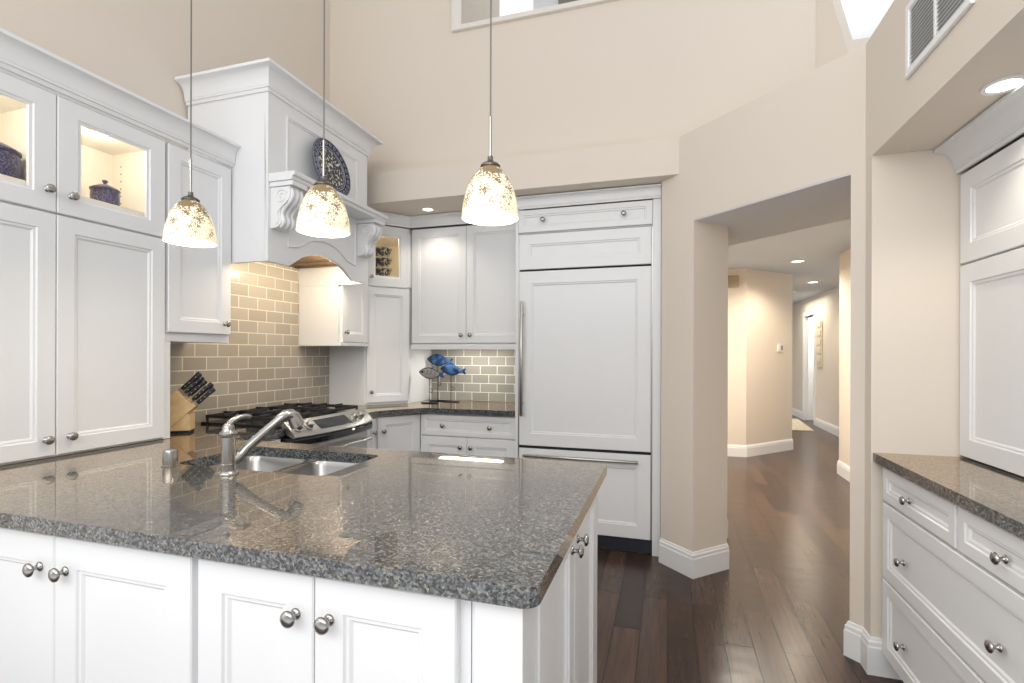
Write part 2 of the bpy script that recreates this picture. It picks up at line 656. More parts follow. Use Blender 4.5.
def glass_door(parent, fr, a0, a1, z0, z1, fw=0.085, fz=None):
    prof = [(0, 0.001), (0, DT - 0.003), (0.003, DT), (fw - 0.014, DT), (fw - 0.010, DT - 0.005), (fw, DT - 0.006), (fw, 0.001)]
    fz = fz or fw

    def rg(i, d):
        k = i if i < 0.01 else i * fz / fw
        return [fr.P(a0 + i, d, z0 + k), fr.P(a1 - i, d, z0 + k), fr.P(a1 - i, d, z1 - k), fr.P(a0 + i, d, z1 - k)]
    o = MB().rings([rg(i, d) for i, d in prof], loop=True).build('glass_door', WHITE, parent, smooth=0.3)
    MB().fbox(fr, a0 + fw - 0.001, a1 - fw + 0.001, 0.006, 0.009, z0 + fz - 0.001, z1 - fz + 0.001).build('pane', GLASS, o)
    return o


KNOB_PROF = [(0.0, 0.0), (0.0115, 0.0), (0.0115, 0.002), (0.009, 0.004), (0.0055, 0.007), (0.0048, 0.013), (0.0062, 0.017),
             (0.0135, 0.0195), (0.0165, 0.0225), (0.0158, 0.0262), (0.010, 0.0295), (0.0, 0.0305)]


def knob(parent, fr, a, z, d=DT, s=1.0):
    b = MB().lathe([(r * s, h * s) for r, h in KNOB_PROF], fr.P(a, d, z), (fr.n[0], fr.n[1], 0), 20)
    return b.build('knob', NICKEL, parent, smooth=0.9)


CROWN = [(0.0, 0.0), (0.010, 0.0), (0.010, 0.020), (0.014, 0.024), (0.018, 0.036), (0.020, 0.040)]


def crown_profile(h, p, base=0.25):
    """cove crown: small base mould then a concave sweep out to a top fillet"""
    pr = [(0.0, 0.0), (0.010, 0.0), (0.012, base * h * 0.55), (0.018, base * h * 0.6), (0.018, base * h)]
    z0, x0 = base * h, 0.020
    for k in range(7):
        t = k / 6 * PI / 2
        pr.append((x0 + (p - 0.008 - x0) * (1 - math.cos(t)), z0 + (h * 0.86 - z0) * math.sin(t)))
    pr += [(p, h * 0.88), (p, h), (0.0, h)]
    return pr


def crown(parent, path, z, h, p, i0=0, i1=None, name='crown_molding'):
    pr = [(o, z + zz) for o, zz in crown_profile(h, p)]
    return MB().sweep(path, pr, i0, i1).build(name, WHITE, parent, smooth=0.5)


BASEB = [(0.0, 0.0), (0.016, 0.0), (0.016, 0.112), (0.013, 0.118), (0.013, 0.134), (0.008, 0.140), (0.006, 0.150), (0.0, 0.152)]
trim_count = [0]


def baseboard(side, path):
    return struct(MB().sweep(path, BASEB).build('baseboard_' + side, TRIM, smooth=0.4))


# ================================================================== SETTING
XL, YB = -2.56, 4.08          # left wall, back wall
ZC = 4.5
ZS = 2.42                     # soffit over the back cabinets
ZP = 2.645                    # plant-shelf height of the half walls
ZD = 2.11                     # doorway head
ZH = 2.44                     # hallway ceiling

struct(MB().box(-2.8, 4.2, -0.3, 13.2, -0.05, 0.0).build('floor', FLOOR, origin=(0, 0, 0)))
struct(MB().box(XL - 0.12, XL, 0.3, 4.2, 0, ZC).build('wall_left', WALL))
struct(MB().box(XL, 0.38, YB, YB + 0.12, 0, ZS).build('wall_back', WALL))

# bulkhead over the back cabinets and refrigerator (its foot is the soffit, its top the plant shelf)
struct(MB().prism([(XL, 3.26), (0.06, 3.26), (-0.02, 3.34), (-0.02, 3.40), (XL, 3.40)], XY, ZS, ZP).build('wall_bulkhead', WALL))
struct(MB().box(XL, 0.30, 3.40, YB + 0.12, ZS, ZS + 0.1).build('ceiling_soffit', WALL))
# high back wall with the interior window opening
WX0, WX1, WZ0, WZ1 = -1.43, -0.10, 3.685, 4.30
struct(MB().prism([(XL, ZP - 0.12), (0.83, ZP - 0.12), (0.83, ZC), (XL, ZC)], lambda x, z, y: (x, y, z), 3.402, 3.54,
                  holes=[[(WX0, WZ0), (WX0, WZ1), (WX1, WZ1), (WX1, WZ0)]]).build('wall_upper_back', WALL))
w = struct(MB().prism([(WX0 - 0.075, WZ0 - 0.035), (WX1 + 0.075, WZ0 - 0.035), (WX1 + 0.07, WZ1 + 0.05), (WX0 - 0.07, WZ1 + 0.05)],
                      lambda x, z, y: (x, y, z), 3.37, 3.401,
                      holes=[[(WX0, WZ0), (WX0, WZ1), (WX1, WZ1), (WX1, WZ0)]]).build('window_1', mat('window_cream', (0.78, 0.74, 0.68), 0.5), bev=0.004))
# room glimpsed through that opening: a side wall, a dropped beam and a dark panel against the bright window beyond
struct(MB().box(-1.62, -1.50, 3.56, 4.45, 3.4, 5.2).build('wall_gallery', WALL))
struct(MB().box(-1.22, -0.97, 4.6, 4.7, 3.4, 5.2).build('wall_gallery_far', CEIL))
struct(MB().box(-0.969, -0.3, 4.55, 4.65, 3.4, 5.2).build('wall_gallery_dark', mat('gallery_brown', (0.22, 0.19, 0.16), 0.7)))

# ceiling of the tall space
struct(MB().box(XL - 0.12, 0.95, 0.3, 3.54, ZC, ZC + 0.1).build('ceiling', CEIL))

# diagonal wall with the hallway doorway: two piers and a header
LP = [(-0.043, 3.363), (0.142, 3.178), (0.352, 3.388), (0.30, 3.50), (-0.043, 3.50)]
struct(MB().prism(LP, XY, 0, ZD + 0.004).build('wall_pier_left', WALL))
RPP = [(0.762, 2.558), (0.804, 2.516), (0.804, 2.446), (1.46, 2.446), (1.46, 2.62), (1.12, 2.62), (0.99, 2.786)]
struct(MB().prism(RPP, XY, 0, ZP).build('wall_pier_right', WALL))
struct(MB().prism([(-0.043, 3.363), (0.762, 2.558), (0.99, 2.786), (0.80, 3.60), (0.40, 3.98), (0.13, 3.70), (-0.043, 3.70)],
                  XY, ZD + 0.004, ZP).build('wall_header', WALL))
struct(MB().prism([(0.7635, 2.5605), (1.30, 3.10), (0.40, 4.0), (0.12, 3.72), (0.353, 3.388), (0.1435, 3.1805)], XY, ZD - 0.002, ZD + 0.0035).build('ceiling_doorway', CEIL))
# wall return on the plant shelf and the bright upstairs window beside it
dr = (0.7071, -0.7071)


def ret(u, z, w):
    return (0.828 + dr[0] * u + 0.7071 * w, 3.407 + dr[1] * u + 0.7071 * w, z)


struct(MB().prism([(0, ZP - 0.1), (0.245, ZP - 0.1), (0.245, 2.72), (0.193, 2.99), (0.098, 3.365), (-0.01, 3.80), (-0.08, 4.5), (-0.1, 4.5), (-0.1, 2.9)],
                  ret, 0.0, 0.10).build('wall_return', WALL))
struct(MB().box(0.9, 4.0, 4.9, 5.0, 2.5, 3.96).build('wall_parapet', WALL))

# right alcove: fascia box whose underside is the alcove ceiling, and the alcove wall
struct(MB().box(0.804, 1.58, 0.2, 2.446, 2.142, ZP).build('wall_fascia', WALL))
struct(MB().box(1.46, 1.58, 0.2, 2.62, 0, 2.142).build('wall_right', WALL))

# hallway
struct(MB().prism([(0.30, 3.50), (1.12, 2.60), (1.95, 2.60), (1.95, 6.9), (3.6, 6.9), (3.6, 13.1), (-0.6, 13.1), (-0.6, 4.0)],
                  XY, ZH, ZH + 0.08).build('ceiling_hall', CEIL_SHADED))
struct(MB().box(0.0, 0.400, 3.96, 4.06, 0, ZH).build('wall_hall_left', WALL))
struct(MB().box(-0.6, -0.5, 4.25, 7.08, 0, ZH).build('wall_hall_side', WALL))
struct(MB().prism([(-0.6, 7.09), (0.965, 7.154), (1.657, 7.925), (1.657, 9.0), (1.5, 9.0), (1.5, 8.0), (0.9, 7.25), (-0.6, 7.20)],
                  XY, 0, ZH).build('wall_hall_angled', WALL))
struct(MB().prism([(1.82, 2.62), (1.95, 2.62), (1.95, 6.40), (2.6, 7.1), (2.6, 7.2), (1.92, 6.50), (1.82, 6.47)], XY, 0, ZH).build('wall_hall_right', WALL))
# far wall with the white door
struct(MB().box(2.65, 2.77, 8.0, 10.84, 0, ZH).build('wall_hall_far', WALL))
struct(MB().box(2.65, 2.77, 11.62, 13.1, 0, ZH).build('wall_hall_far_left', WALL))
struct(MB().box(2.65, 2.77, 10.84, 11.62, 2.10, ZH).build('wall_hall_far_top', WALL))
struct(MB().box(0.3, 2.65, 12.9, 13.0, 0, ZH).build('wall_hall_end', WALL))
struct(MB().box(3.3, 3.4, 9.0, 13.0, 0, ZH).build('wall_room_beyond', CEIL))
fr_d = Fr((2.65, 0), (0, 1), (-1, 0))
fd = MB()
fd.fbox(fr_d, 10.76, 10.85, -0.10, 0.02, 0, 2.19)
fd.fbox(fr_d, 11.61, 11.70, -0.10, 0.02, 0, 2.19)
fd.fbox(fr_d, 10.85, 11.61, -0.10, 0.02, 2.10, 2.19)
frame = struct(fd.build('door_1', TRIM, bev=0.004))
dl = MB()
dl.box(2.70, 3.25, 11.545, 11.585, 0.01, 2.08)
dlo = dl.build('door_leaf', TRIM, frame)
MB().lathe([(0.0, 0), (0.02, 0), (0.02, 0.01), (0.01, 0.02), (0.01, 0.04), (0.027, 0.05), (0.027, 0.07), (0.0, 0.08)],
           (3.0, 11.545, 0.95), (0, -1, 0), 14).build('door_handle', NICKEL, frame)

# baseboards
baseboard('pier_left', [(-0.043, 3.363), (0.142, 3.178), (0.352, 3.388)])
baseboard('pier_right', [(0.99, 2.786), (0.762, 2.558), (0.804, 2.516), (0.804, 2.446), (0.93, 2.446)])
baseboard('hall_left', [(0.30, 3.96), (0.400, 3.96), (0.400, 4.06)])
baseboard('hall_angled', [(-0.3, 7.102), (0.965, 7.154), (1.657, 7.925), (1.657, 8.95)])
baseboard('hall_right', [(1.92, 6.50), (1.82, 6.47), (1.82, 2.7)])
baseboard('hall_far', [(2.65, 10.75), (2.65, 8.1)])
baseboard('hall_far_left', [(2.65, 12.88), (2.65, 11.71)])

# ================================================================== TILE
o = MB().box(XL + 0.001, XL + 0.009, 1.8125, 3.394, 0.916, 1.95).build('tile_backsplash', TILE_L, origin=(XL, 2.055, 0.914))
tag(o, 'taupe subway tile backsplash on the wall behind the range', 'backsplash')
o = MB().box(-1.995, -1.042, YB - 0.009, YB - 0.001, 0.916, 1.372).build('tile_backsplash', TILE_B, origin=(-1.232, YB, 0.914))
tag(o, 'small grey taupe subway tile backsplash behind the blue fish', 'backsplash')

# ================================================================== LEFT WALL CABINETS
FL = Fr((-2.25, 0), (0, 1), (1, 0))      # carcass front, doors come to x = -2.23


def open_box(mb, fr, a0, a1, dback, z0, z1, t=0.018):
    mb.fbox(fr, a0, a1, dback, dback + 0.01, z0, z1)
    mb.fbox(fr, a0, a0 + t, dback + 0.01, 0, z0, z1)
    mb.fbox(fr, a1 - t, a1, dback + 0.01, 0, z0, z1)
    mb.fbox(fr, a0 + t, a1 - t, dback + 0.01, 0, z0, z0 + t)
    mb.fbox(fr, a0 + t, a1 - t, dback + 0.01, 0, z1 - t, z1)
    return mb


c = thing('glazed_cupboard', 'tall white cupboard on the peninsula countertop with glazed doors above solid doors', 'cabinet', (-2.40, 1.338, 0.9155))
b = MB()
b.fbox(FL, 0.90, 1.777, -0.305, 0, 0.9155, 1.865)
b.fbox(FL, 1.7772, 1.812, -0.305, 0.006, 0.9155, 1.3705)
b.fbox(FL, 0.90, 1.777, -0.305, 0, 2.280, 2.310)
b.fbox(FL, 0.90, 1.777, 0, 0.017, 2.2995, 2.310)
b.build('carcass', WHITE, c, bev=0.001)
b = MB()
open_box(b, FL, 0.901, 1.338, -0.304, 1.866, 2.279)
open_box(b, FL, 1.3385, 1.776, -0.304, 1.866, 2.279)
shelf_z = 1.884 + 0.062
b.fbox(FL, 0.92, 1.319, -0.29, -0.004, 1.885, shelf_z)
b.fbox(FL, 1.357, 1.757, -0.29, -0.004, 1.885, shelf_z)
ino = b.build('interior', INTERIOR, c)
for k in range(7):
    for dd in (-0.06, -0.24):
        MB().lathe([(0, 0), (0.003, 0), (0.003, 0.002), (0, 0.002)], FL.P(1.758, dd, 1.99 + k * 0.035), (0, -1, 0), 8).build('shelf_pin_hole', GAP, ino)
d = door(c, FL, 0.902, 1.3365, 0.925, 1.842)
knob(d, FL, 1.303, 0.988)
d = door(c, FL, 1.3395, 1.775, 0.925, 1.842)
knob(d, FL, 1.383, 0.991)
d = glass_door(c, FL, 0.902, 1.3365, 1.850, 2.298, 0.085, 0.075)
knob(d, FL, 1.305, 1.930)
d = glass_door(c, FL, 1.3395, 1.775, 1.850, 2.298, 0.085, 0.075)
knob(d, FL, 1.385, 1.925)
crown(c, [(-2.232, 0.90), (-2.232, 1.780), (-2.232, 2.150)][::1], 2.3105, 0.112, 0.055, 0, 1)
for yy in (1.12, 1.557):
    pl = MB().lathe([(0, 0), (0.03, 0), (0.03, 0.01), (0, 0.01)], (-2.34, yy, 2.2505), (0, 0, 1), 20).build('puck_light', PUCKLENS, c)
    lamp('POINT', 'puck_glow', (-2.34, yy, 2.235), 1.3, (1, 0.91, 0.76), 0.03, parent=c)

c = thing('wall_cabinet', 'white single-door wall cabinet between the glazed cupboard and the range hood', 'cabinet', (-2.40, 1.967, 1.372))
MB().fbox(FL, 1.781, 2.150, -0.305, 0, 1.372, 2.310).build('carcass', WHITE, c, bev=0.001)
d = door(c, FL, 1.790, 2.146, 1.414, 2.298)
knob(d, FL, 2.105, 1.470)
crown(c, [(-2.232, 0.90), (-2.232, 1.780), (-2.232, 2.153)], 2.3105, 0.112, 0.055, 1, 2)


def canister(label, x, y, z, s):
    t = thing('canister', label, 'canister', (x, y, z), 'navy canisters in the glazed cupboard')
    k = s
    MB().lathe([(0, 0), (0.046 * k, 0), (0.050 * k, 0.004 * k), (0.052 * k, 0.03 * k), (0.051 * k, 0.066 * k), (0.049 * k, 0.080 * k), (0, 0.080 * k)],
               (x, y, z), seg=32).build('jar', NAVY, t, smooth=0.8)
    ld = MB().lathe([(0, 0.0805 * k), (0.053 * k, 0.0805 * k), (0.054 * k, 0.087 * k), (0.045 * k, 0.094 * k), (0.020 * k, 0.106 * k), (0.010 * k, 0.110 * k), (0, 0.111 * k)],
                    (x, y, z), seg=32).build('lid', NAVY, t, smooth=0.8)
    MB().lathe([(0, 0.1112 * k), (0.006 * k, 0.1112 * k), (0.006 * k, 0.116 * k), (0.011 * k, 0.121 * k), (0.010 * k, 0.127 * k), (0, 0.131 * k)],
               (x, y, z), seg=16).build('finial', NAVY, ld, smooth=0.8)


canister('larger navy lidded canister behind the left glazed door', -2.40, 1.236, shelf_z + 0.001, 1.42)
canister('smaller navy lidded canister behind the right glazed door', -2.38, 1.612, shelf_z + 0.001, 1.02)

# ================================================================== RANGE HOOD
HX, HY0, HY1 = -2.0, 2.156, 3.068
hood = thing('range_hood', 'large white wooden range hood with carved corbels and a mantel shelf', 'range hood', (-2.28, 2.61, 1.80))
b = MB()
b.box(XL + 0.012, HX - 0.022, HY0, HY0 + 0.022, 1.80, 2.70)
b.box(XL + 0.012, HX - 0.022, HY1 - 0.022, HY1, 1.80, 2.70)
b.box(XL + 0.012, HX - 0.022, HY0 + 0.022, HY1 - 0.022, 2.66, 2.70)


def arch(y0, y1, zb, rise, n=18):
    pts = []
    for k in range(n + 1):
        t = k / n
        s = math.sin(PI * t)
        # ogee ends: flat shoulders then a round centre
        e = min(t, 1 - t)
        sh = max(0.0, min(1.0, e / 0.16))
        z = zb + rise * (s ** 0.75) * (0.55 + 0.45 * sh)
        pts.append((y0 + (y1 - y0) * t, z))
    return pts


ar = arch(2.315, 2.905, 1.80, 0.105)
poly = [(HY0, 2.70), (HY0, 1.80)] + ar + [(HY1, 1.80), (HY1, 2.70)]
b.prism(poly, lambda y, z, x: (x, y, z), HX - 0.022, HX)
b.build('body', WHITE, hood, bev=0.0015, smooth=0.5)


def molding_loop(pts, x, w=0.018, t=0.009):
    """flat picture-frame mould on the hood front: closed loop of (y, z)"""
    n = len(pts)
    rs = []
    for i in range(n):
        a, p, q = Vector(pts[i - 1]), Vector(pts[i]), Vector(pts[(i + 1) % n])
        d0, d1 = (p - a).normalized(), (q - p).normalized()
        n0, n1 = Vector((d0.y, -d0.x)), Vector((d1.y, -d1.x))
        mv = (n0 + n1) / max(0.3, 1 + n0.dot(n1))
        rs.append([(x, p.x + mv.x * o, p.y + mv.y * o) if k == 0 else (x + t * k, p.x + mv.x * o, p.y + mv.y * o)
                   for o, k in ((0, 0), (0, 1.0), (w * 0.35, 1.0), (w * 0.6, 0.4), (w, 0.4), (w, 0))])
    return MB().rings(rs, loop=True)


molding_loop([(2.285, 2.29), (2.285, 2.615), (2.94, 2.615), (2.94, 2.29)], HX + 0.0005).build('panel_molding', WHITE, hood)
sp_ = [(2.30, 2.19), (2.925, 2.19), (2.925, 1.93)]
ar2 = arch(2.39, 2.835, 1.905, 0.075, 12)
low = [(2.30, 1.90), (2.30, 2.18), (2.925, 2.18), (2.925, 1.90)] + [(y, z + 0.012) for y, z in reversed(ar2)]
molding_loop(low, HX + 0.0005, 0.012, 0.007).build('panel_molding', WHITE, hood)
# mantel shelf
sh_prof = [(HX + 0.001, 2.214), (HX + 0.145, 2.214), (HX + 0.150, 2.222), (HX + 0.150, 2.230), (HX + 0.163, 2.236), (HX + 0.166, 2.244),
           (HX + 0.166, 2.257), (HX + 0.001, 2.257)]
MB().prism(sh_prof, lambda x, z, y: (x, y, z), HY0 + 0.002, HY1 - 0.002).build('mantel_shelf', WHITE, hood, bev=0.001)


def corbel(y0, y1):
    zt = 2.2125
    # S-scroll profile in (depth, drop)
    pr = [(0, 0), (0.146, 0), (0.146, -0.022), (0.136, -0.028), (0.128, -0.036), (0.132, -0.050), (0.134, -0.066), (0.128, -0.086), (0.112, -0.106),
          (0.090, -0.124), (0.072, -0.142), (0.064, -0.160), (0.064, -0.176), (0.070, -0.190), (0.074, -0.204), (0.068, -0.220), (0.052, -0.232),
          (0.030, -0.238), (0, -0.240)]
    w = y1 - y0
    bb = MB()
    bb.box(HX + 0.0008, HX + 0.146, y0, y1, zt - 0.024, zt)
    mp = lambda dx, dz, y: (HX + 0.0008 + dx, y, zt + dz)
    bb.prism([(a * 0.94, z) for a, z in pr[3:-1]] + [(0, -0.240), (0, -0.026)], mp, y0 + 0.006, y1 - 0.006)
    ob = bb.build('corbel', WHITE, hood, bev=0.002, smooth=0.5)
    # three raised acanthus ribs down the scroll face, and a scroll on each cheek
    rb = MB()
    for f in (0.2, 0.5, 0.8):
        y = y0 + w * f
        rb.tube([(HX + 0.0008 + a * 0.94 + 0.001, y, zt + z) for a, z in pr[4:17]], [0.006, 0.010, 0.011, 0.012, 0.012, 0.012, 0.011, 0.010, 0.011, 0.013, 0.013, 0.011, 0.008], 10)
    rb.build('carved_leaf', WHITE, ob, smooth=1.0)
    for y in (y0 + 0.004, y1 - 0.004):
        sc = MB()
        pts = []
        for k in range(26):
            a = k / 25 * 3.4 * PI
            r = 0.040 * (1 - k / 25 * 0.85)
            pts.append((HX + 0.072 + r * math.cos(a + 0.4), y, zt - 0.078 + r * math.sin(a + 0.4)))
        sc.tube(pts, 0.0045, 6)
        sc.tube([(HX + 0.110, y, zt - 0.104), (HX + 0.075, y, zt - 0.128), (HX + 0.050, y, zt - 0.152), (HX + 0.044, y, zt - 0.180),
                 (HX + 0.052, y, zt - 0.205), (HX + 0.040, y, zt - 0.220)], 0.0045, 6)
        sc.build('carved_scroll', WHITE, ob, smooth=1.0)


corbel(2.166, 2.280)
corbel(2.944, 3.058)
crown(hood, [(XL + 0.012, HY0), (HX, HY0), (HX, HY1), (XL + 0.012, HY1)][::-1][::-1], 2.683, 0.122, 0.078)
# brown underside and grille
b = MB()
b.box(XL + 0.014, HX - 0.024, HY0 + 0.024, HY1 - 0.024, 1.930, 1.950)
for k in range(7):
    yy = HY0 + 0.07 + k * 0.125
    b.box(XL + 0.03, HX - 0.03, yy, yy + 0.012, 1.922, 1.930)
lin = b.build('liner', HOODWOOD, hood)
for yy in (2.40, 2.80):
    MB().lathe([(0, 0), (0.03, 0), (0.03, 0.006), (0, 0.006)], (-2.07, yy, 1.9155), seg=16).build('hood_lamp', HOODLENS, lin)
lamp('AREA', 'hood_glow', (-2.045, 2.61, 1.905), 6.0, (1, 0.84, 0.62), 0.03, 0.80, (0, 1.05, 0), parent=hood)

# plate leaning on the hood front
pt = thing('plate', 'round navy and white patterned plate standing on the hood mantel shelf', 'plate', (HX + 0.075, 2.60, 2.2575))
tilt = 0.19
ax = Vector((math.cos(tilt), 0, math.sin(tilt)))
R_ = 0.176
ctr = Vector((HX + 0.082, 2.600, 2.2575)) + Vector((-math.sin(tilt), 0, math.cos(tilt))) * R_
ctr.x += 0.002


def disc(prof, name, m, par, seg=48):
    return MB().lathe(prof, ctr, ax, seg).build(name, m, par, smooth=0.7)


pb = disc([(0, -0.004), (0.11, -0.004), (R_ - 0.002, 0.012), (R_, 0.015), (R_ - 0.003, 0.0155), (0.132, 0.006), (0, 0.001)], 'rim', PLATE_RIM, pt, 64)
disc([(0, 0.0030), (0.112, 0.0060), (0.113, 0.0070), (0, 0.0070)], 'floral_center', PLATE_FIELD, pt)
ln = MB()
u_ = Vector((0, 1, 0))
w_ = ax.cross(u_)
for rr, tt, hh in ((0.119, 0.0020, 0.0065), (0.131, 0.0022, 0.0075), (0.1715, 0.0015, 0.0158)):
    ln.tube([ctr + ax * hh + (u_ * math.cos(a) + w_ * math.sin(a)) * rr for a in [2 * PI * k / 60 for k in range(61)]], tt, 6)
for k in range(26):
    a = 2 * PI * k / 26
    cc = ctr + ax * 0.0125 + (u_ * math.cos(a) + w_ * math.sin(a)) * 0.152
    ln.tube([cc + (u_ * math.cos(q) + w_ * math.sin(q)) * 0.0095 for q in [2 * PI * j / 12 for j in range(13)]], 0.0018, 5)
ln.build('rim_ornament', PLATE_LINE, pb)

# cabinet on the far side of the hood
FS = Fr((-2.22, 0), (0, 1), (1, 0))
c = thing('wall_cabinet', 'small white wall cabinet with one door right of the range hood', 'cabinet', (-2.39, 3.235, 1.372))
MB().box(XL + 0.012, -2.22, 3.0715, 3.394, 1.7985, 2.30).box(XL + 0.012, -2.22, 3.0465, 3.394, 1.372, 1.7985).build('carcass', WHITE, c, bev=0.001)
MB().box(-2.22, -2.195, 3.0465, 3.394, 1.372, 1.395).build('bottom_rail', WHITE, c, bev=0.001)
d = door(c, FS, 3.074, 3.390, 1.400, 2.298)
knob(d, FS, 3.108, 1.470)

# ================================================================== CORNER PANTRY
A, B = (-2.23, 3.40), (-2.0, 3.68)
lu = math.hypot(B[0] - A[0], B[1] - A[1])
uu = ((B[0] - A[0]) / lu, (B[1] - A[1]) / lu)
nn = (uu[1], -uu[0])
FP = Fr((A[0] - nn[0] * DT, A[1] - nn[1] * DT), uu, nn)
pan = thing('corner_cabinet', 'white angled corner cabinet on the back countertop with a small glazed door', 'cabinet', (-2.25, 3.72, 0.9155))
ft = (A[0] - nn[0] * DT, A[1] - nn[1] * DT)
f2 = (B[0] - nn[0] * DT, B[1] - nn[1] * DT)
P5 = [(XL + 0.002, 3.401), ft, f2, (-2.0, YB - 0.002), (XL + 0.002, YB - 0.002)]
P5[1] = (ft[0], 3.401) if ft[1] < 3.401 else ft
bb = MB()
bb.prism(P5, XY, 0.9155, 1.855)
bb.prism(P5, XY, 2.285, 2.332)
bb.build('carcass', WHITE, pan, bev=0.001)
MB().fbox(FP, -0.012, 0.013, -0.018, 0.0, 1.8555, 2.2845).build('face_stile', WHITE, pan)
MB().fbox(FP, lu - 0.020, lu - 0.0005, 0.0, 0.018, 1.8555, 2.2845).build('face_stile', WHITE, pan)
MB().prism([FP.P(lu - 0.020, -0.0005, 0)[:2], FP.P(lu - 0.0005, -0.0005, 0)[:2], (-2.0005, 3.685), (-2.0005, 3.7245), (-2.030, 3.7245), FP.P(lu - 0.020, -0.03, 0)[:2]],
           XY, 1.8555, 2.2845).build('corner_post', WHITE, pan)
ii = MB()
ii.box(-2.018, -2.001, 3.725, YB - 0.003, 1.8555, 2.2845)
ii.box(XL + 0.003, -2.26, 3.402, 3.42, 1.8555, 2.2845)
ii.box(XL + 0.003, XL + 0.02, 3.42, YB - 0.003, 1.8555, 2.2845)
ii.box(XL + 0.02, -2.018, YB - 0.02, YB - 0.003, 1.8555, 2.2845)
ii.build('interior', INTERIOR, pan)
d = door(pan, FP, 0.012, lu - 0.006, 0.935, 1.836, fw=0.055)
knob(d, FP, 0.045, 1.02, s=0.9)
d = glass_door(pan, FP, 0.012, lu - 0.021, 1.845, 2.325, 0.070, 0.085)
knob(d, FP, 0.045, 1.915, s=0.9)
pl = MB().lathe([(0, 0), (0.03, 0), (0.03, 0.01), (0, 0.01)], (-2.169, 3.584, 2.2745), seg=16).build('puck_light', PUCKLENS, pan)
lamp('POINT', 'puck_glow', (-2.169, 3.584, 2.262), 1.8, (1, 0.76, 0.44), 0.015, parent=pan)
CP = [(-2.23 - 0.25, 3.40 - 0.304), A, B, (-1.036, 3.68)]
CP[0] = (A[0] - uu[0] * 0.02, A[1] - uu[1] * 0.02)
crown(pan, CP, 2.3325, 0.083, 0.06, 0, 2)
def bowl(label, cx, cy, z):
    t = thing('bowl', label, 'bowl', (cx, cy, z), 'patterned bowls stacked in the corner cabinet')
    MB().lathe([(0, 0), (0.046, 0), (0.048, 0.004), (0.068, 0.03), (0.084, 0.068), (0.079, 0.068), (0.062, 0.032), (0.044, 0.009), (0, 0.008)],
               (cx, cy, z), seg=28).build('bowl_wall', BOWL, t, smooth=0.8)
    MB().lathe([(0.0785, 0.0685), (0.0855, 0.0685), (0.0865, 0.075), (0.0855, 0.081), (0.0785, 0.081), (0.0775, 0.075)],
               (cx, cy, z), seg=28, loop=True).build('rim', BOWL_RIM, t, smooth=0.8)


bz = 1.9265
MB().prism([(XL + 0.022, 3.425), (-2.235, 3.425), (-2.022, 3.70), (-2.022, YB - 0.022), (XL + 0.022, YB - 0.022)], XY, 1.8558, 1.925).build('shelf', INTERIOR, pan)
bowl('lowest of the three stacked patterned bowls in the corner cabinet', -2.215, 3.60, bz)
bowl('middle of the three stacked patterned bowls in the corner cabinet', -2.215, 3.60, bz + 0.0825)
bowl('topmost of the three stacked patterned bowls in the corner cabinet', -2.215, 3.60, bz + 0.165)

# ================================================================== BACK WALL UPPER CABINET
FB = Fr((0, 3.72), (1, 0), (0, -1))
c = thing('wall_cabinet', 'white two-door wall cabinet above the blue fish, left of the refrigerator', 'cabinet', (-1.52, 3.9, 1.352))
b = MB()
b.box(-1.998, -1.040, 3.72, YB - 0.002, 1.395, 2.332)
b.build('carcass', WHITE, c, bev=0.001)
b = MB()
b.box(-1.998, -1.040, 3.702, 3.722, 1.352, 1.3945)
b.build('light_rail', WHITE, c, bev=0.003)
d = door(c, FB, -1.994, -1.5195, 1.402, 2.325)
knob(d, FB, -1.556, 1.466)
d = door(c, FB, -1.5165, -1.044, 1.402, 2.325)
knob(d, FB, -1.480, 1.466)
crown(c, CP, 2.3325, 0.083, 0.06, 2, 3)
ul = thing('under_cabinet_light', 'long lit lamp under the two-door wall cabinet by the refrigerator', 'light', (-1.545, 3.87, 1.37))
MB().box(-1.84, -1.25, 3.84, 3.91, 1.379, 1.3945).build('housing', PLASTIC, ul, bev=0.002)
MB().box(-1.82, -1.27, 3.848, 3.902, 1.374, 1.3788).build('lens', LENS, ul)
lamp('AREA', 'under_cabinet_glow', (-1.545, 3.875, 1.371), 2.4, (1, 0.95, 0.86), 0.5, 0.05, parent=ul)

# ================================================================== REFRIGERATOR
FRG = Fr((0, 3.46), (1, 0), (0, -1))
su = thing('refrigerator_surround', 'white tall cabinet frame with crown molding around the built-in refrigerator', 'cabinet', (-0.54, 3.7, 0))
b = MB()
b.box(-1.037, -1.016, 3.445, YB - 0.002, 0.0, 2.335)
b.box(-0.098, -0.046, 3.440, YB - 0.002, 0.0, 2.335)
b.box(-1.0155, -0.0985, 3.462, YB - 0.004, 2.165, 2.334)
b.build('carcass', WHITE, su, bev=0.002)
d = door(su, FRG, -1.014, -0.100, 2.172, 2.330, name='top_panel', fw=0.036)
knob(d, FRG, -0.835, 2.252)
knob(d, FRG, -0.285, 2.252)
crown(su, [(-1.037, 3.438), (-0.046, 3.438)], 2.3355, 0.078, 0.05)
rf = thing('refrigerator', 'built-in refrigerator with white panelled doors and long steel handles', 'refrigerator', (-0.556, 3.75, 0))
MB().box(-1.012, -0.102, 3.475, YB - 0.02, 0.012, 2.160).build('cabinet', GAP, rf)
MB().fbox(FRG, -1.0145, -1.0085, -0.01, 0.012, 0.10, 2.160).build('edge_trim', STEEL, rf)
MB().fbox(FRG, -0.1055, -0.0995, -0.01, 0.012, 0.10, 2.160).build('edge_trim', STEEL, rf)
door(rf, FRG, -1.006, -0.108, 1.912, 2.158, name='grille_panel', fw=0.07)
rd = door(rf, FRG, -1.006, -0.108, 0.676, 1.898, name='refrigerator_door', fw=0.085)
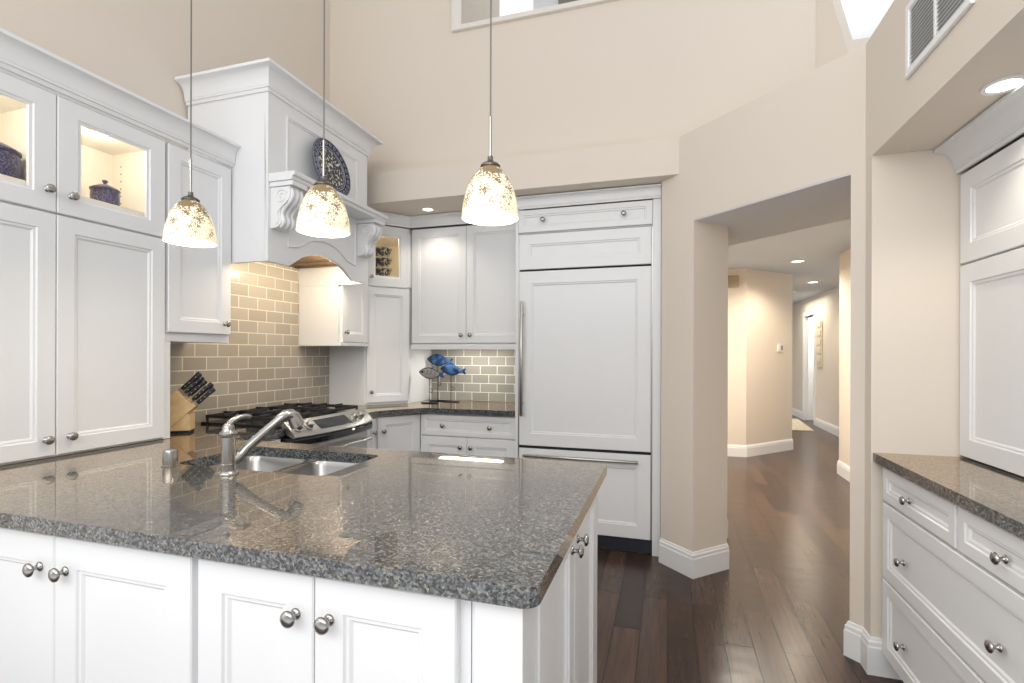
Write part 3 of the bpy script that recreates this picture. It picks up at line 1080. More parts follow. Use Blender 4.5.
fz = door(rf, FRG, -1.006, -0.108, 0.100, 0.655, name='freezer_drawer', fw=0.085)


def bar_handle(parent, p0, p1, r, off):
    p0, p1 = Vector(p0), Vector(p1)
    dv = (p1 - p0).normalized()
    bb = MB().tube([p0, p0 + dv * 0.004, p1 - dv * 0.004, p1], [r * 0.7, r, r, r * 0.7], 14)
    for p in (p0 + dv * 0.09, p1 - dv * 0.09):
        bb.tube([p, p + Vector(off)], r * 0.62, 10)
    return bb.build('handle', STEEL, parent, smooth=0.8)


bar_handle(rd, (-0.978, 3.395, 0.885), (-0.978, 3.395, 1.685), 0.0125, (0, 0.0445, 0))
bar_handle(fz, (-0.965, 3.395, 0.612), (-0.185, 3.395, 0.612), 0.0115, (0, 0.0445, 0))
tg = MB()
tg.box(-1.008, -0.106, 3.462, 3.474, 0.004, 0.094)
for k in range(5):
    tg.box(-0.95, -0.16, 3.4585, 3.462, 0.020 + k * 0.013, 0.025 + k * 0.013)
for xx in (-0.93, -0.18):
    tg.lathe([(0, 0), (0.008, 0), (0.008, 0.004), (0, 0.004)], (xx, 3.462, 0.05), (0, -1, 0), 10)
tg.build('toe_grille', TOEDARK, rf)

# ================================================================== BACK BASE CABINETS + COUNTERTOPS
FBB = Fr((0, 3.49), (1, 0), (0, -1))
c = thing('base_cabinet', 'white base cabinet with a wide drawer over two doors beside the refrigerator', 'cabinet', (-1.41, 3.78, 0))
b = MB()
b.box(-1.798, -1.040, 3.490, YB - 0.002, 0.10, 0.8765)
b.box(-1.798, -1.040, 3.55, YB - 0.002, 0.0, 0.10)
b.build('carcass', WHITE, c, bev=0.001)
d = door(c, FBB, -1.790, -1.042, 0.706, 0.862, name='drawer', fw=0.032)
knob(d, FBB, -1.606, 0.782)
knob(d, FBB, -1.234, 0.782)
d = door(c, FBB, -1.790, -1.4175, 0.115, 0.698)
knob(d, FBB, -1.462, 0.628)
d = door(c, FBB, -1.4145, -1.042, 0.115, 0.698)
knob(d, FBB, -1.380, 0.628)

Q1, Q2 = (-1.985, 3.14), (-1.80, 3.49)
lq = math.hypot(Q2[0] - Q1[0], Q2[1] - Q1[1])
uq = ((Q2[0] - Q1[0]) / lq, (Q2[1] - Q1[1]) / lq)
nq = (uq[1], -uq[0])
FQ = Fr(Q1, uq, nq)
c = thing('base_cabinet', 'white angled corner base cabinet with one door right of the range', 'cabinet', (-2.2, 3.5, 0))
b = MB()
b.prism([(XL + 0.002, 2.993), (-1.985, 2.993), Q1, Q2, (-1.80, YB - 0.002), (XL + 0.002, YB - 0.002)], XY, 0.10, 0.8765)
b.prism([(XL + 0.002, 2.993), (-2.05, 2.993), (-2.04, 3.17), (-1.86, 3.54), (-1.80, YB - 0.002), (XL + 0.002, YB - 0.002)], XY, 0.0, 0.10)
b.build('carcass', WHITE, c, bev=0.001)
d = door(c, FQ, 0.02, lq - 0.02, 0.115, 0.862, fw=0.055)
knob(d, FQ, 0.06, 0.765, s=0.95)
FQ2 = Fr((-1.985, 0), (0, 1), (1, 0))
d = door(c, FQ2, 2.998, 3.128, 0.115, 0.862, fw=0.03)
knob(d, FQ2, 3.10, 0.765, s=0.95)

ZT = 0.914
ctb = fillet([(XL + 0.001, 2.990), (-1.950, 2.990), (-1.950, 3.13), (-1.745, 3.435), (-1.040, 3.435), (-1.040, YB - 0.0005), (XL + 0.001, YB - 0.0005)],
             [0, 0.003, 0.12, 0.12, 0.003, 0, 0], 7)
o = MB().prism(ctb, XY, 0.877, ZT).build('countertop', GRANITE, bev=0.004)
tag(o, 'speckled granite countertop along the back wall with the blue fish on it', 'countertop')

# peninsula countertop with sink cut-out
ctp = fillet([(XL + 0.001, 0.838), (-0.213, 0.838), (-0.213, 1.884), (-1.950, 1.884), (-1.950, 2.222), (XL + 0.001, 2.222)],
             [0, 0.03, 0.012, 0.004, 0.003, 0], 7)
hole = fillet([(-1.715, 1.400), (-1.715, 1.765), (-1.080, 1.765), (-1.080, 1.400)], 0.035, 5)
o = MB().prism(ctp, XY, 0.877, ZT, holes=[hole]).build('countertop', GRANITE, bev=0.004)
tag(o, 'large speckled granite peninsula countertop holding the sink', 'countertop')

# ================================================================== PENINSULA CABINETS
FF = Fr((0, 0.888), (1, 0), (0, -1))
c = thing('base_cabinet', 'white peninsula base cabinet at the left with two tall doors', 'cabinet', (-1.5, 1.3, 0))
b = MB()
b.box(-2.555, -1.004, 0.888, 1.30, 0.09, 0.8765)
b.box(-2.555, -1.004, 0.95, 1.30, 0.0, 0.09)
b.build('carcass', WHITE, c, bev=0.001)
door(c, FF, -2.55, -1.932, 0.11, 0.862, name='end_panel', fw=0.075)
d = door(c, FF, -1.92, -1.4545, 0.11, 0.862, fw=0.075)
knob(d, FF, -1.504, 0.779, s=1.05)
d = door(c, FF, -1.4515, -1.012, 0.11, 0.862, fw=0.075)
knob(d, FF, -1.412, 0.779, s=1.05)
c = thing('base_cabinet', 'white peninsula base cabinet with two doors left of the corner post', 'cabinet', (-0.69, 1.05, 0))
b = MB()
b.box(-1.002, -0.352, 0.888, 1.30, 0.09, 0.8765)
b.box(-1.002, -0.352, 0.95, 1.30, 0.0, 0.09)
b.build('carcass', WHITE, c, bev=0.001)
d = door(c, FF, -0.994, -0.6895, 0.11, 0.862, fw=0.068)
knob(d, FF, -0.731, 0.779, s=1.05)
d = door(c, FF, -0.6865, -0.374, 0.11, 0.862, fw=0.068)
knob(d, FF, -0.650, 0.779, s=1.05)
# end cabinet that opens to the aisle, with the corner post
FE = Fr((-0.265, 0), (0, 1), (1, 0))
c = thing('base_cabinet', 'white end cabinet of the peninsula with two doors facing the refrigerator aisle', 'cabinet', (-0.45, 1.37, 0))
b = MB()
b.box(-0.350, -0.265, 0.888, 1.865, 0.0, 0.8765)
b.box(-0.80, -0.350, 1.302, 1.865, 0.0, 0.8765)
b.build('carcass', WHITE, c, bev=0.001)
b = MB()
b.box(-0.338, -0.2455, 0.868, 0.948, 0.0, 0.8755)
b.build('corner_post', WHITE, c, bev=0.003)
MB().fbox(FE, 0.956, 0.982, 0, 0.014, 0.0, 0.8755).build('face_stile', WHITE, c, bev=0.002)
MB().fbox(FE, 1.832, 1.866, 0, 0.020, 0.0, 0.8755).build('face_stile', WHITE, c, bev=0.002)
d = door(c, FE, 0.990, 1.3885, 0.11, 0.862, fw=0.068)
knob(d, FE, 1.346, 0.790, s=1.05)
d = door(c, FE, 1.3915, 1.828, 0.11, 0.862, fw=0.068)
knob(d, FE, 1.434, 0.790, s=1.05)

# base cabinet between the peninsula and the range (under the left run)
c = thing('base_cabinet', 'narrow white base cabinet left of the range under the granite corner', 'cabinet', (-2.25, 2.05, 0))
b = MB()
b.box(XL + 0.002, -1.985, 1.90, 2.220, 0.10, 0.8765)
b.box(XL + 0.002, -2.05, 1.90, 2.220, 0.0, 0.10)
b.build('carcass', WHITE, c, bev=0.001)
d = door(c, FQ2, 1.935, 2.215, 0.115, 0.862, fw=0.05)
knob(d, FQ2, 1.96, 0.79)

# ================================================================== SINK, FAUCET, AIR GAP
sk = thing('sink', 'stainless steel double bowl undermount sink in the peninsula countertop', 'sink', (-1.4, 1.58, 0.68))


def bowl_basin(x0, x1, y0, y1, depth):
    zt = 0.8762
    rim = fillet([(x0 - 0.012, y0 - 0.012), (x1 + 0.012, y0 - 0.012), (x1 + 0.012, y1 + 0.012), (x0 - 0.012, y1 + 0.012)], 0.05, 6)
    r1 = fillet([(x0, y0), (x1, y0), (x1, y1), (x0, y1)], 0.045, 6)
    r2 = fillet([(x0 + 0.008, y0 + 0.008), (x1 - 0.008, y0 + 0.008), (x1 - 0.008, y1 - 0.008), (x0 + 0.008, y1 - 0.008)], 0.045, 6)
    r3 = fillet([(x0 + 0.016, y0 + 0.016), (x1 - 0.016, y0 + 0.016), (x1 - 0.016, y1 - 0.016), (x0 + 0.016, y1 - 0.016)], 0.045, 6)
    r4 = fillet([(x0 + 0.05, y0 + 0.05), (x1 - 0.05, y0 + 0.05), (x1 - 0.05, y1 - 0.05), (x0 + 0.05, y1 - 0.05)], 0.04, 6)
    zb = zt - depth
    rs = [[(x, y, zb - 0.004) for x, y in r4], [(x, y, zb + 0.02) for x, y in rim], [(x, y, zt) for x, y in rim], [(x, y, zt) for x, y in r1],
          [(x, y, zt - 0.02) for x, y in r2], [(x, y, zb + 0.035) for x, y in r3], [(x, y, zb + 0.010) for x, y in [((a + c_) / 2, (b_ + d_) / 2) for (a, b_), (c_, d_) in zip(r3, r4)]],
          [(x, y, zb) for x, y in r4]]
    return MB().rings(rs)


for x0, x1, y0, y1 in ((-1.705, -1.408, 1.408, 1.757), (-1.376, -1.090, 1.408, 1.757)):
    bo = bowl_basin(x0, x1, y0, y1, 0.19).build('basin', SINKSTEEL, sk, smooth=0.9)
    MB().lathe([(0, 0), (0.045, 0), (0.045, 0.002), (0.036, 0.003), (0.03, -0.0005), (0, -0.0005)], ((x0 + x1) / 2, (y0 + y1) / 2, 0.6868), seg=24).build('drain', STEEL, bo)

fx, fy = -1.392, 1.330
fa = thing('faucet', 'brushed nickel pull-out kitchen faucet with an angled spout behind the sink', 'faucet', (fx, fy, ZT))
MB().lathe([(0, 0.0005), (0.031, 0.0005), (0.031, 0.006), (0.027, 0.011), (0.0235, 0.014), (0.0235, 0.030), (0.025, 0.031), (0.025, 0.036), (0.0225, 0.038),
            (0.0215, 0.124), (0.0235, 0.126), (0.027, 0.131), (0.027, 0.137), (0.022, 0.142), (0.018, 0.147), (0.018, 0.156), (0.015, 0.164), (0.010, 0.169), (0, 0.170)],
           (fx, fy, ZT), seg=28).build('body', NICKEL, fa, smooth=0.7)
# spout from the lower body up and out over the sink
sd = Vector((0.13, 0.24, 0)).normalized()
P0 = Vector((fx, fy, ZT + 0.045))
pts, rad = [], []
for t, h, r in ((0.0, 0.0, 0.018), (0.025, 0.003, 0.018), (0.042, 0.018, 0.0175), (0.056, 0.035, 0.017), (0.108, 0.079, 0.0155), (0.156, 0.117, 0.015), (0.165, 0.1235, 0.0185),
                (0.186, 0.137, 0.0195), (0.201, 0.138, 0.0205), (0.213, 0.128, 0.021)):
    pts.append(P0 + sd * t + Vector((0, 0, h)))
    rad.append(r)
spo = MB().tube(pts, rad, 18).build('spout', NICKEL, fa, smooth=0.9)
hd0 = pts[-1]
hdir = (sd * 0.42 + Vector((0, 0, -0.9))).normalized()
MB().lathe([(0, -0.012), (0.0205, -0.010), (0.023, 0.004), (0.0245, 0.020), (0.0255, 0.035), (0.022, 0.038), (0.0, 0.037)], hd0, hdir, 22).build('spray_head', NICKEL, spo, smooth=0.8)
# lever on top
lv = MB().tube([(fx, fy, ZT + 0.164), (fx + 0.003, fy + 0.014, ZT + 0.176), (fx + 0.010, fy + 0.034, ZT + 0.186), (fx + 0.018, fy + 0.056, ZT + 0.188), (fx + 0.024, fy + 0.070, ZT + 0.184)],
               [0.011, 0.010, 0.009, 0.008, 0.006], 12)
lv.build('lever', NICKEL, fa, smooth=0.9)
ag = MB().lathe([(0, 0.0005), (0.027, 0.0005), (0.027, 0.004), (0.0235, 0.006), (0.0235, 0.052), (0.021, 0.058), (0.012, 0.061), (0, 0.0615)], (-1.690, 1.366, ZT), seg=26).build('air_gap_cap', NICKEL, smooth=0.7)
tag(ag, 'short brushed nickel cylinder cap standing left of the faucet', 'air gap')

# ================================================================== RANGE
RY0, RY1 = 2.228, 2.984
rg = thing('range', 'stainless slide-in gas range with black grates under the white hood', 'range', (-2.25, 2.606, 0))
MB().box(-2.50, -1.99, RY0 + 0.002, RY1 - 0.002, 0.02, 0.905).build('body', STEEL, rg, bev=0.002)
MB().box(-2.530, -1.975, RY0, RY1, 0.9055, 0.926).build('cooktop', BLACK, rg, bev=0.004)
# curved control panel, swept across the front
yc, hw = (RY0 + RY1) / 2, (RY1 - RY0) / 2


def sect(y, pts):
    s = (y - yc) / hw
    bl = 0.048 * (1 - s * s)
    return [(x + bl * k, y, z) for x, z, k in pts]


NP = 16
ys = [RY0 + 0.004 + (RY1 - RY0 - 0.008) * k / NP for k in range(NP + 1)]
pan_s = [(-1.9745, 0.890, 0), (-1.9745, 0.946, 0), (-1.962, 0.948, 0.2), (-1.9285, 0.914, 0.6), (-1.895, 0.880, 1.0), (-1.890, 0.868, 1.0), (-1.900, 0.862, 1.0)]
cp = MB().rings([sect(y, pan_s) for y in ys]).build('control_panel', STEEL, rg, smooth=0.6)
bnd = [(-1.985, 0.797, 0), (-1.985, 0.861, 0), (-1.904, 0.861, 1.0), (-1.896, 0.848, 1.0), (-1.902, 0.818, 0.9), (-1.930, 0.799, 0.5)]
MB().rings([sect(y, bnd) for y in ys]).build('front_bumper', BLACKGLASS, rg, smooth=0.6)


def on_panel(y, t):
    s = (y - yc) / hw
    bl = 0.048 * (1 - s * s)
    p0 = Vector((-1.962 + bl * 0.2, y, 0.948))
    p1 = Vector((-1.895 + bl * 1.0, y, 0.880))
    nrm = Vector((0.068, 0, 0.067 + bl * 0.8)).normalized()
    return p0 + (p1 - p0) * t, nrm


for y in (2.283, 2.363, 2.775, 2.850):
    p, nrm = on_panel(y, 0.55)
    k = MB().lathe([(0, 0.0), (0.028, 0.0), (0.028, 0.005), (0.022, 0.008), (0.021, 0.028), (0.018, 0.032), (0, 0.033)], p, nrm, 22).build('knob', STEEL, cp, smooth=0.6)
dp = MB()
rows = []
for k in range(9):
    y = 2.425 + k * (2.715 - 2.425) / 8
    a, n1 = on_panel(y, 0.20)
    b_, n2 = on_panel(y, 0.85)
    rows.append([a + n1 * 0.0005, b_ + n1 * 0.0005, b_ + n1 * 0.0025, a + n1 * 0.0025])
dp.rings(rows)
dpo = dp.build('display', BLACKGLASS, cp)
od = MB().box(-1.9885, -1.935, RY0 + 0.004, RY1 - 0.004, 0.215, 0.795).build('oven_door', STEEL, rg, bev=0.004)
MB().box(-1.9345, -1.9335, RY0 + 0.10, RY1 - 0.10, 0.33, 0.64).build('oven_window', BLACKGLASS, od)
hb = MB().tube([(-1.885, RY0 + 0.04, 0.755), (-1.885, RY1 - 0.04, 0.755)], 0.011, 12)
for y in (RY0 + 0.07, RY1 - 0.07):
    hb.tube([(-1.885, y, 0.755), (-1.936, y, 0.755)], 0.008, 8)
hb.build('handle', STEEL, od, smooth=0.8)
MB().box(-1.9885, -1.935, RY0 + 0.004, RY1 - 0.004, 0.06, 0.205).build('drawer', STEEL, rg, bev=0.004)
# burners and three grates
for x, y, r in ((-2.14, 2.36, 0.045), (-2.14, 2.85, 0.05), (-2.38, 2.36, 0.036), (-2.38, 2.85, 0.045), (-2.26, 2.606, 0.05)):
    MB().lathe([(0, 0.9265), (r, 0.9265), (r, 0.936), (r * 0.8, 0.939), (r * 0.8, 0.945), (r * 0.7, 0.948), (0, 0.948)], (x, y, 0), seg=22).build('burner', IRON, rg, smooth=0.5)
gw = (RY1 - RY0 - 0.024) / 3
for k in range(3):
    y0 = RY0 + 0.010 + k * (gw + 0.002)
    y1 = y0 + gw
    g = MB()
    zb, zt = 0.950, 0.968
    t = 0.012
    x0, x1 = -2.505, -2.005
    g.box(x0, x1, y0, y0 + t, zb, zt).box(x0, x1, y1 - t, y1, zb, zt).box(x0, x0 + t, y0, y1, zb, zt).box(x1 - t, x1, y0, y1, zb, zt)
    ym = (y0 + y1) / 2
    for xc in (-2.38, -2.255, -2.13):
        g.box(xc - t / 2, xc + t / 2, y0, y0 + 0.078, zb + 0.003, zt + 0.009)
        g.box(xc - t / 2, xc + t / 2, y1 - 0.078, y1, zb + 0.003, zt + 0.009)
    g.box(x0, x0 + 0.09, ym - t / 2, ym + t / 2, zb + 0.003, zt + 0.009)
    g.box(x1 - 0.09, x1, ym - t / 2, ym + t / 2, zb + 0.003, zt + 0.009)
    g.box(-2.30, -2.21, ym - t / 2, ym + t / 2, zb + 0.003, zt + 0.009)
    for xx in (x0, x1 - t):
        for yy in (y0, y1 - t):
            g.box(xx, xx + t, yy, yy + t, 0.9265, zb)
    g.build('grate', IRON, rg, bev=0.0025, seg=1)

# ================================================================== KNIFE BLOCK
kb_o = Vector((-2.292, 1.955, ZT + 0.0012))
ku = Vector((0.82, 0.57, 0)).normalized()
kv = Vector((-ku.y, ku.x, 0))


def kmap(u, z, w):
    p = kb_o + ku * u + kv * w
    return (p.x, p.y, kb_o.z + z)


kb = thing('knife_block', 'light wooden knife block full of black-handled knives beside the range', 'knife block', tuple(kb_o))
MB().prism([(0.0, 0.012), (0.0, 0.092), (-0.020, 0.098), (-0.100, 0.012)], kmap, 0.006, 0.094).build('base', WOODBLOCK, kb, bev=0.002)
MB().prism([(-0.118, 0.012), (-0.1015, 0.012), (0.020, 0.130), (-0.062, 0.214), (-0.165, 0.112), (-0.150, 0.06)], kmap, 0.0, 0.100).build('slotted_body', WOODBLOCK, kb, bev=0.002)
MB().prism([(-0.125, 0.0), (-0.004, 0.0), (-0.004, 0.0115), (-0.125, 0.0115)], kmap, 0.004, 0.096).build('foot', HANDLEBLACK, kb)
f0, f1 = Vector((-0.062, 0.214)), Vector((0.020, 0.130))
fn = Vector((0.715, 0.70)).normalized()


def k3(p2, w):
    return Vector(kmap(p2.x, p2.y, w))


def knife(label, t, w, ln_, r, lead=0.0):
    base2 = f0 + (f1 - f0) * t + fn * 0.0008
    p0 = k3(base2, w)
    ax_ = (k3(base2 + fn * 0.1, w) - p0).normalized()
    th = thing('kitchen_knife', label, 'knife', tuple(p0), 'knives in the knife block')
    MB().lathe([(0, 0), (r * 0.75, 0), (r * 0.85, 0.010), (r * 0.8, 0.012), (0, 0.012)], p0, ax_, 12).build('bolster', STEEL, th, smooth=0.8)
    # flattened handle with a swelling butt
    side = kv
    up = ax_.cross(side).normalized()
    rs = []
    for s, q in ((0.0125, 0.80), (0.03, 0.95), (0.055, 0.90), (ln_ * 0.75, 1.0), (ln_ * 0.93, 1.2), (ln_, 0.9)):
        c0 = p0 + ax_ * s
        rs.append([c0 + side * (math.cos(2 * PI * i / 14) * r * 0.62 * q) + up * (math.sin(2 * PI * i / 14) * r * q) for i in range(14)])
    h = MB().rings(rs).build('handle', HANDLEBLACK, th, smooth=0.9)
    for s in (0.035, 0.06, ln_ * 0.78):
        q = p0 + ax_ * s
        MB().lathe([(0, -r * 0.9), (0.0026, -r * 0.9), (0.0026, r * 0.9), (0, r * 0.9)], q, side, 8).build('rivet', STEEL, h)


knife('large black-handled knife in the top slot of the knife block', 0.07, 0.050, 0.128, 0.0125)
knife('slim black knife in the second row of the block, nearer the viewer', 0.27, 0.030, 0.112, 0.0085)
knife('slim black knife in the second row of the block, nearer the tile', 0.27, 0.072, 0.118, 0.0085)
knife('slim black knife in the third row of the block, nearer the viewer', 0.46, 0.030, 0.108, 0.0085)
knife('slim black knife in the third row of the block, nearer the tile', 0.46, 0.072, 0.114, 0.0085)
knife('thick black-handled knife in the fourth row of the block, nearer the tile', 0.70, 0.066, 0.125, 0.0115)
knife('black knife in the fourth row of the block, nearer the viewer', 0.70, 0.028, 0.106, 0.0095)
knife('lowest black-handled knife at the bottom edge of the block', 0.93, 0.045, 0.118, 0.0115)

# ================================================================== FISH SCULPTURE
fs = thing('fish_sculpture', 'sculpture of three blue and grey glass fish on thin black wire stands', 'sculpture', (-1.80, 3.85, ZT + 0.001))


def fish(px, py, zc, ln_, mb_head, dz=0.0):
    # nose towards -x, tail towards +x
    rs = []
    for t, hh, th in ((0.0, 0.002, 0.002), (0.04, 0.035, 0.012), (0.12, 0.085, 0.022), (0.25, 0.140, 0.032), (0.42, 0.165, 0.036), (0.58, 0.135, 0.030),
                      (0.72, 0.080, 0.020), (0.82, 0.042, 0.012), (0.88, 0.040, 0.008)):
        zz = zc + dz * (t - 0.4)
        rs.append([(px + (t - 0.42) * ln_, py + math.cos(a) * th * ln_ * 1.2, zz + math.sin(a) * hh * ln_ * 1.25) for a in [2 * PI * i / 16 for i in range(16)]])
    body = MB().rings(rs).build('fish', mb_head, fs, smooth=1.2)
    tl = MB()
    z0 = zc + dz * 0.48
    xx = px + 0.46 * ln_
    tl.prism([(xx - 0.012 * 1, z0 - 0.008), (xx - 0.012, z0 + 0.008), (xx + 0.10 * ln_, z0 + 0.11 * ln_), (xx + 0.15 * ln_, z0 + 0.085 * ln_), (xx + 0.085 * ln_, z0),
              (xx + 0.15 * ln_, z0 - 0.10 * ln_), (xx + 0.09 * ln_, z0 - 0.12 * ln_)], lambda x, z, y: (x, y, z), py - 0.004, py + 0.004)
    tl.prism([(px - 0.16 * ln_, zc + 0.17 * ln_), (px + 0.02 * ln_, zc + 0.19 * ln_), (px + 0.13 * ln_, zc + 0.235 * ln_ + dz * .1), (px + 0.17 * ln_, zc + 0.10 * ln_)],
             lambda x, z, y: (x, y, z), py - 0.003, py + 0.003)
    tl.build('fins', FISHBLUE, body, bev=0.001)
    ol = MB()
    rim = []
    prof = [(0.0, 0.002), (0.04, 0.035), (0.12, 0.085), (0.25, 0.140), (0.42, 0.165), (0.58, 0.135), (0.72, 0.080), (0.82, 0.042), (0.88, 0.040)]
    for t, hh in prof:
        rim.append((px + (t - 0.42) * ln_, py, zc + dz * (t - 0.4) + hh * ln_ * 1.25 + 0.001))
    for t, hh in reversed(prof):
        rim.append((px + (t - 0.42) * ln_, py, zc + dz * (t - 0.4) - hh * ln_ * 1.25 - 0.001))
    ol.tube(rim + [rim[0]], 0.0032, 6)
    ey = zc - dz * 0.28 + 0.02 * ln_
    ol.lathe([(0, 0), (0.05 * ln_, 0), (0.05 * ln_, 0.003), (0, 0.004)], (px - 0.28 * ln_, py - 0.027 * ln_, ey), (0, -1, 0), 10)
    ol.build('wire_outline', ROD, body, smooth=1.0)
    return body


for px, py, zc, ln_, m_, xb in ((-1.862, 3.757, 1.160, 0.215, FISHGREY, 0), (-1.885, 3.965, 1.265, 0.235, FISHBLUE, 0), (-1.740, 3.915, 1.185, 0.225, FISHBLUE, 0)):
    fish(px, py, zc, ln_, m_, -0.10 * ln_)
    r = MB().tube([(px, py, ZT + 0.006), (px, py, zc - 0.14 * ln_)], 0.0034, 8)
    cz = ZT + (zc - ZT) * 0.42
    r.tube([(px + 0.016 + 0.014 * math.cos(a), py, cz + 0.016 * math.sin(a)) for a in [PI + 2 * PI * k / 14 for k in range(14)]], 0.0026, 6)
    r.build('rod', ROD, fs, smooth=1.0)
    MB().prism(fillet([(px - 0.07, py - 0.025), (px + 0.075, py - 0.025), (px + 0.075, py + 0.025), (px - 0.07, py + 0.025)], 0.02, 4), XY, ZT + 0.001, ZT + 0.007).build('foot', ROD, fs, bev=0.001)
MB().tube([(-1.862, 3.757, ZT + 0.006), (-1.885, 3.965, ZT + 0.006), (-1.740, 3.915, ZT + 0.006)], 0.0035, 8).build('base_bar', ROD, fs)

# ================================================================== PENDANTS


def pendant(x, label):
    zb = 1.700
    t = thing('pendant_lamp', label, 'lamp', (x, 1.36, zb), 'pendant lamps over the peninsula')
    out = []
    for k in range(15):
        s = k / 14
        a = s * PI / 2
        out.append((0.081 * math.cos(a * 0.93) ** 0.85 if k else 0.081, 0.150 * math.sin(a) ** 1.05 if k else 0.0))
    prof_o = [(0.081, 0.0), (0.0805, 0.012), (0.079, 0.028), (0.0755, 0.048), (0.070, 0.070), (0.0625, 0.092), (0.053, 0.112), (0.041, 0.130), (0.028, 0.143), (0.018, 0.149)]
    prof_i = [(r - 0.004, h - (0.003 if h > 0.1 else 0)) for r, h in prof_o[::-1]]
    MB().lathe(prof_o + [(0.014, 0.149), (0.014, 0.145)], (x, 1.36, zb), seg=40).v
    b1 = MB()
    seg = 40
    rs = [[(x + r * math.cos(2 * PI * i / seg), 1.36 + r * math.sin(2 * PI * i / seg), zb + h) for i in range(seg)] for r, h in prof_o + [(0.0145, 0.1485)]]
    b1.rings(rs, False, False)
    rs2 = [[(x + r * math.cos(2 * PI * i / seg), 1.36 + r * math.sin(2 * PI * i / seg), zb + h) for i in range(seg)] for r, h in [(0.0145, 0.1485), (0.0140, 0.1455)] + prof_i[1:]]
    sh = b1.build('shade', SHADE, t, smooth=1.2)
    b2 = MB()
    b2.rings(rs2 + [rs[0]], False, False)
    b2.build('inner_glass', SHADE_IN, sh, smooth=1.2)
    MB().lathe([(0, 0.1495), (0.028, 0.1460), (0.0285, 0.150), (0.022, 0.156), (0.012, 0.160), (0.008, 0.166), (0.008, 0.176), (0.0, 0.176)], (x, 1.36, zb), seg=24).build('cap', DARKMETAL, t, smooth=0.8)
    MB().lathe([(0, 0.1445), (0.012, 0.1445), (0.013, 0.10), (0.018, 0.085), (0.020, 0.070), (0.015, 0.055), (0, 0.050)], (x, 1.36, zb), seg=16).build('bulb', BULB, t, smooth=1.0)
    MB().tube([(x, 1.36, zb + 0.1762), (x, 1.36, zb + 0.29)], 0.0042, 10).build('stem', NICKEL, t, smooth=1.0)
    MB().tube([(x, 1.36, zb + 0.2902), (x, 1.36, ZC - 0.03)], 0.0024, 8).build('cord', CORD, t, smooth=1.0)
    MB().lathe([(0, 0), (0.02, 0), (0.06, 0.014), (0.065, 0.025), (0.065, 0.0295), (0, 0.0295)], (x, 1.36, ZC - 0.03), seg=28).build('canopy', NICKEL, t, smooth=0.7)
    lamp('POINT', 'pendant_glow', (x, 1.36, zb + 0.03), 3.0, (1, 0.86, 0.66), 0.03, parent=t)


pendant(-1.593, 'left pendant lamp with flecked glass shade, in front of the tall cupboard')
pendant(-1.045, 'middle pendant lamp with flecked glass shade, in front of the range hood')
pendant(-0.485, 'right pendant lamp with flecked glass shade, hanging left of the refrigerator')

# ================================================================== RIGHT ALCOVE
FR_ = Fr((0.855, 0), (0, 1), (-1, 0))


def drawer_base(y0, y1, label):
    c = thing('drawer_cabinet', label, 'cabinet', (1.15, (y0 + y1) / 2, 0))
    b = MB()
    b.box(0.855, 1.458, y0, y1, 0.092, 0.8765)
    b.box(0.935, 1.458, y0, y1, 0.0, 0.0915)
    b.build('carcass', WHITE, c, bev=0.001)
    ym = (y0 + y1) / 2 - 0.012
    m = 0.006
    for a0, a1 in ((y0 + m, ym - 0.006), (ym + 0.006, y1 - m)):
        d = door(c, FR_, a0, a1, 0.728, 0.862, name='drawer', fw=0.038)
        knob(d, FR_, (a0 + a1) / 2 + 0.03, 0.789)
    for z0, z1 in ((0.418, 0.718), (0.105, 0.408)):
        d = door(c, FR_, y0 + m, y1 - m, z0, z1, name='drawer', fw=0.05)
        knob(d, FR_, y1 - 0.205, (z0 + z1) / 2 - 0.02)
        knob(d, FR_, y0 + 0.32, (z0 + z1) / 2 - 0.02)


drawer_base(1.330, 2.424, 'white drawer cabinet under the right granite top, two small drawers over two wide ones')
drawer_base(0.250, 1.328, 'white drawer cabinet at the near end of the right granite top')
o = MB().prism(fillet([(0.810, 0.25), (1.459, 0.25), (1.459, 2.445), (0.810, 2.445)], [0.01, 0, 0, 0.004]), XY, 0.877, ZT).build('countertop', GRANITE, bev=0.004)
tag(o, 'speckled granite countertop in the right alcove over white drawers', 'countertop')

FH = Fr((1.12, 0), (0, 1), (-1, 0))
c = thing('hutch_cabinet', 'white hutch cabinet with stacked panelled doors standing on the right granite top', 'cabinet', (1.29, 1.7, 0.9155))
b = MB()
b.box(1.12, 1.458, 0.80, 2.440, 0.918, 2.036)
b.build('carcass', WHITE, c, bev=0.001)
for a0, a1 in ((1.882, 2.436), (1.342, 1.878), (0.806, 1.338)):
    door(c, FH, a0, a1, 0.922, 1.668, fw=0.07)
    door(c, FH, a0, a1, 1.676, 2.028, name='upper_door', fw=0.07)
crown(c, [(1.1, 2.444), (1.1, 0.80)], 2.0365, 0.102, 0.085)


def downlight(name_label, x, y, z, r, power, color, sp=2.2):
    t = thing('recessed_light', name_label, 'light', (x, y, z), 'recessed ceiling lights')
    MB().lathe([(r * 0.74, -0.001), (r, -0.001), (r, -0.005), (r * 0.95, -0.008), (r * 0.74, -0.006)], (x, y, z), seg=32, loop=True).build('trim_ring', PLASTIC, t, smooth=0.6)
    MB().lathe([(0, -0.0015), (r * 0.73, -0.0015), (r * 0.73, -0.004), (0, -0.004)], (x, y, z), seg=32).build('lens', DOWNLENS, t, smooth=0.6)
    lamp('SPOT', 'downlight_glow', (x, y, z - 0.02), power, color, 0.05, spot=sp, parent=t)


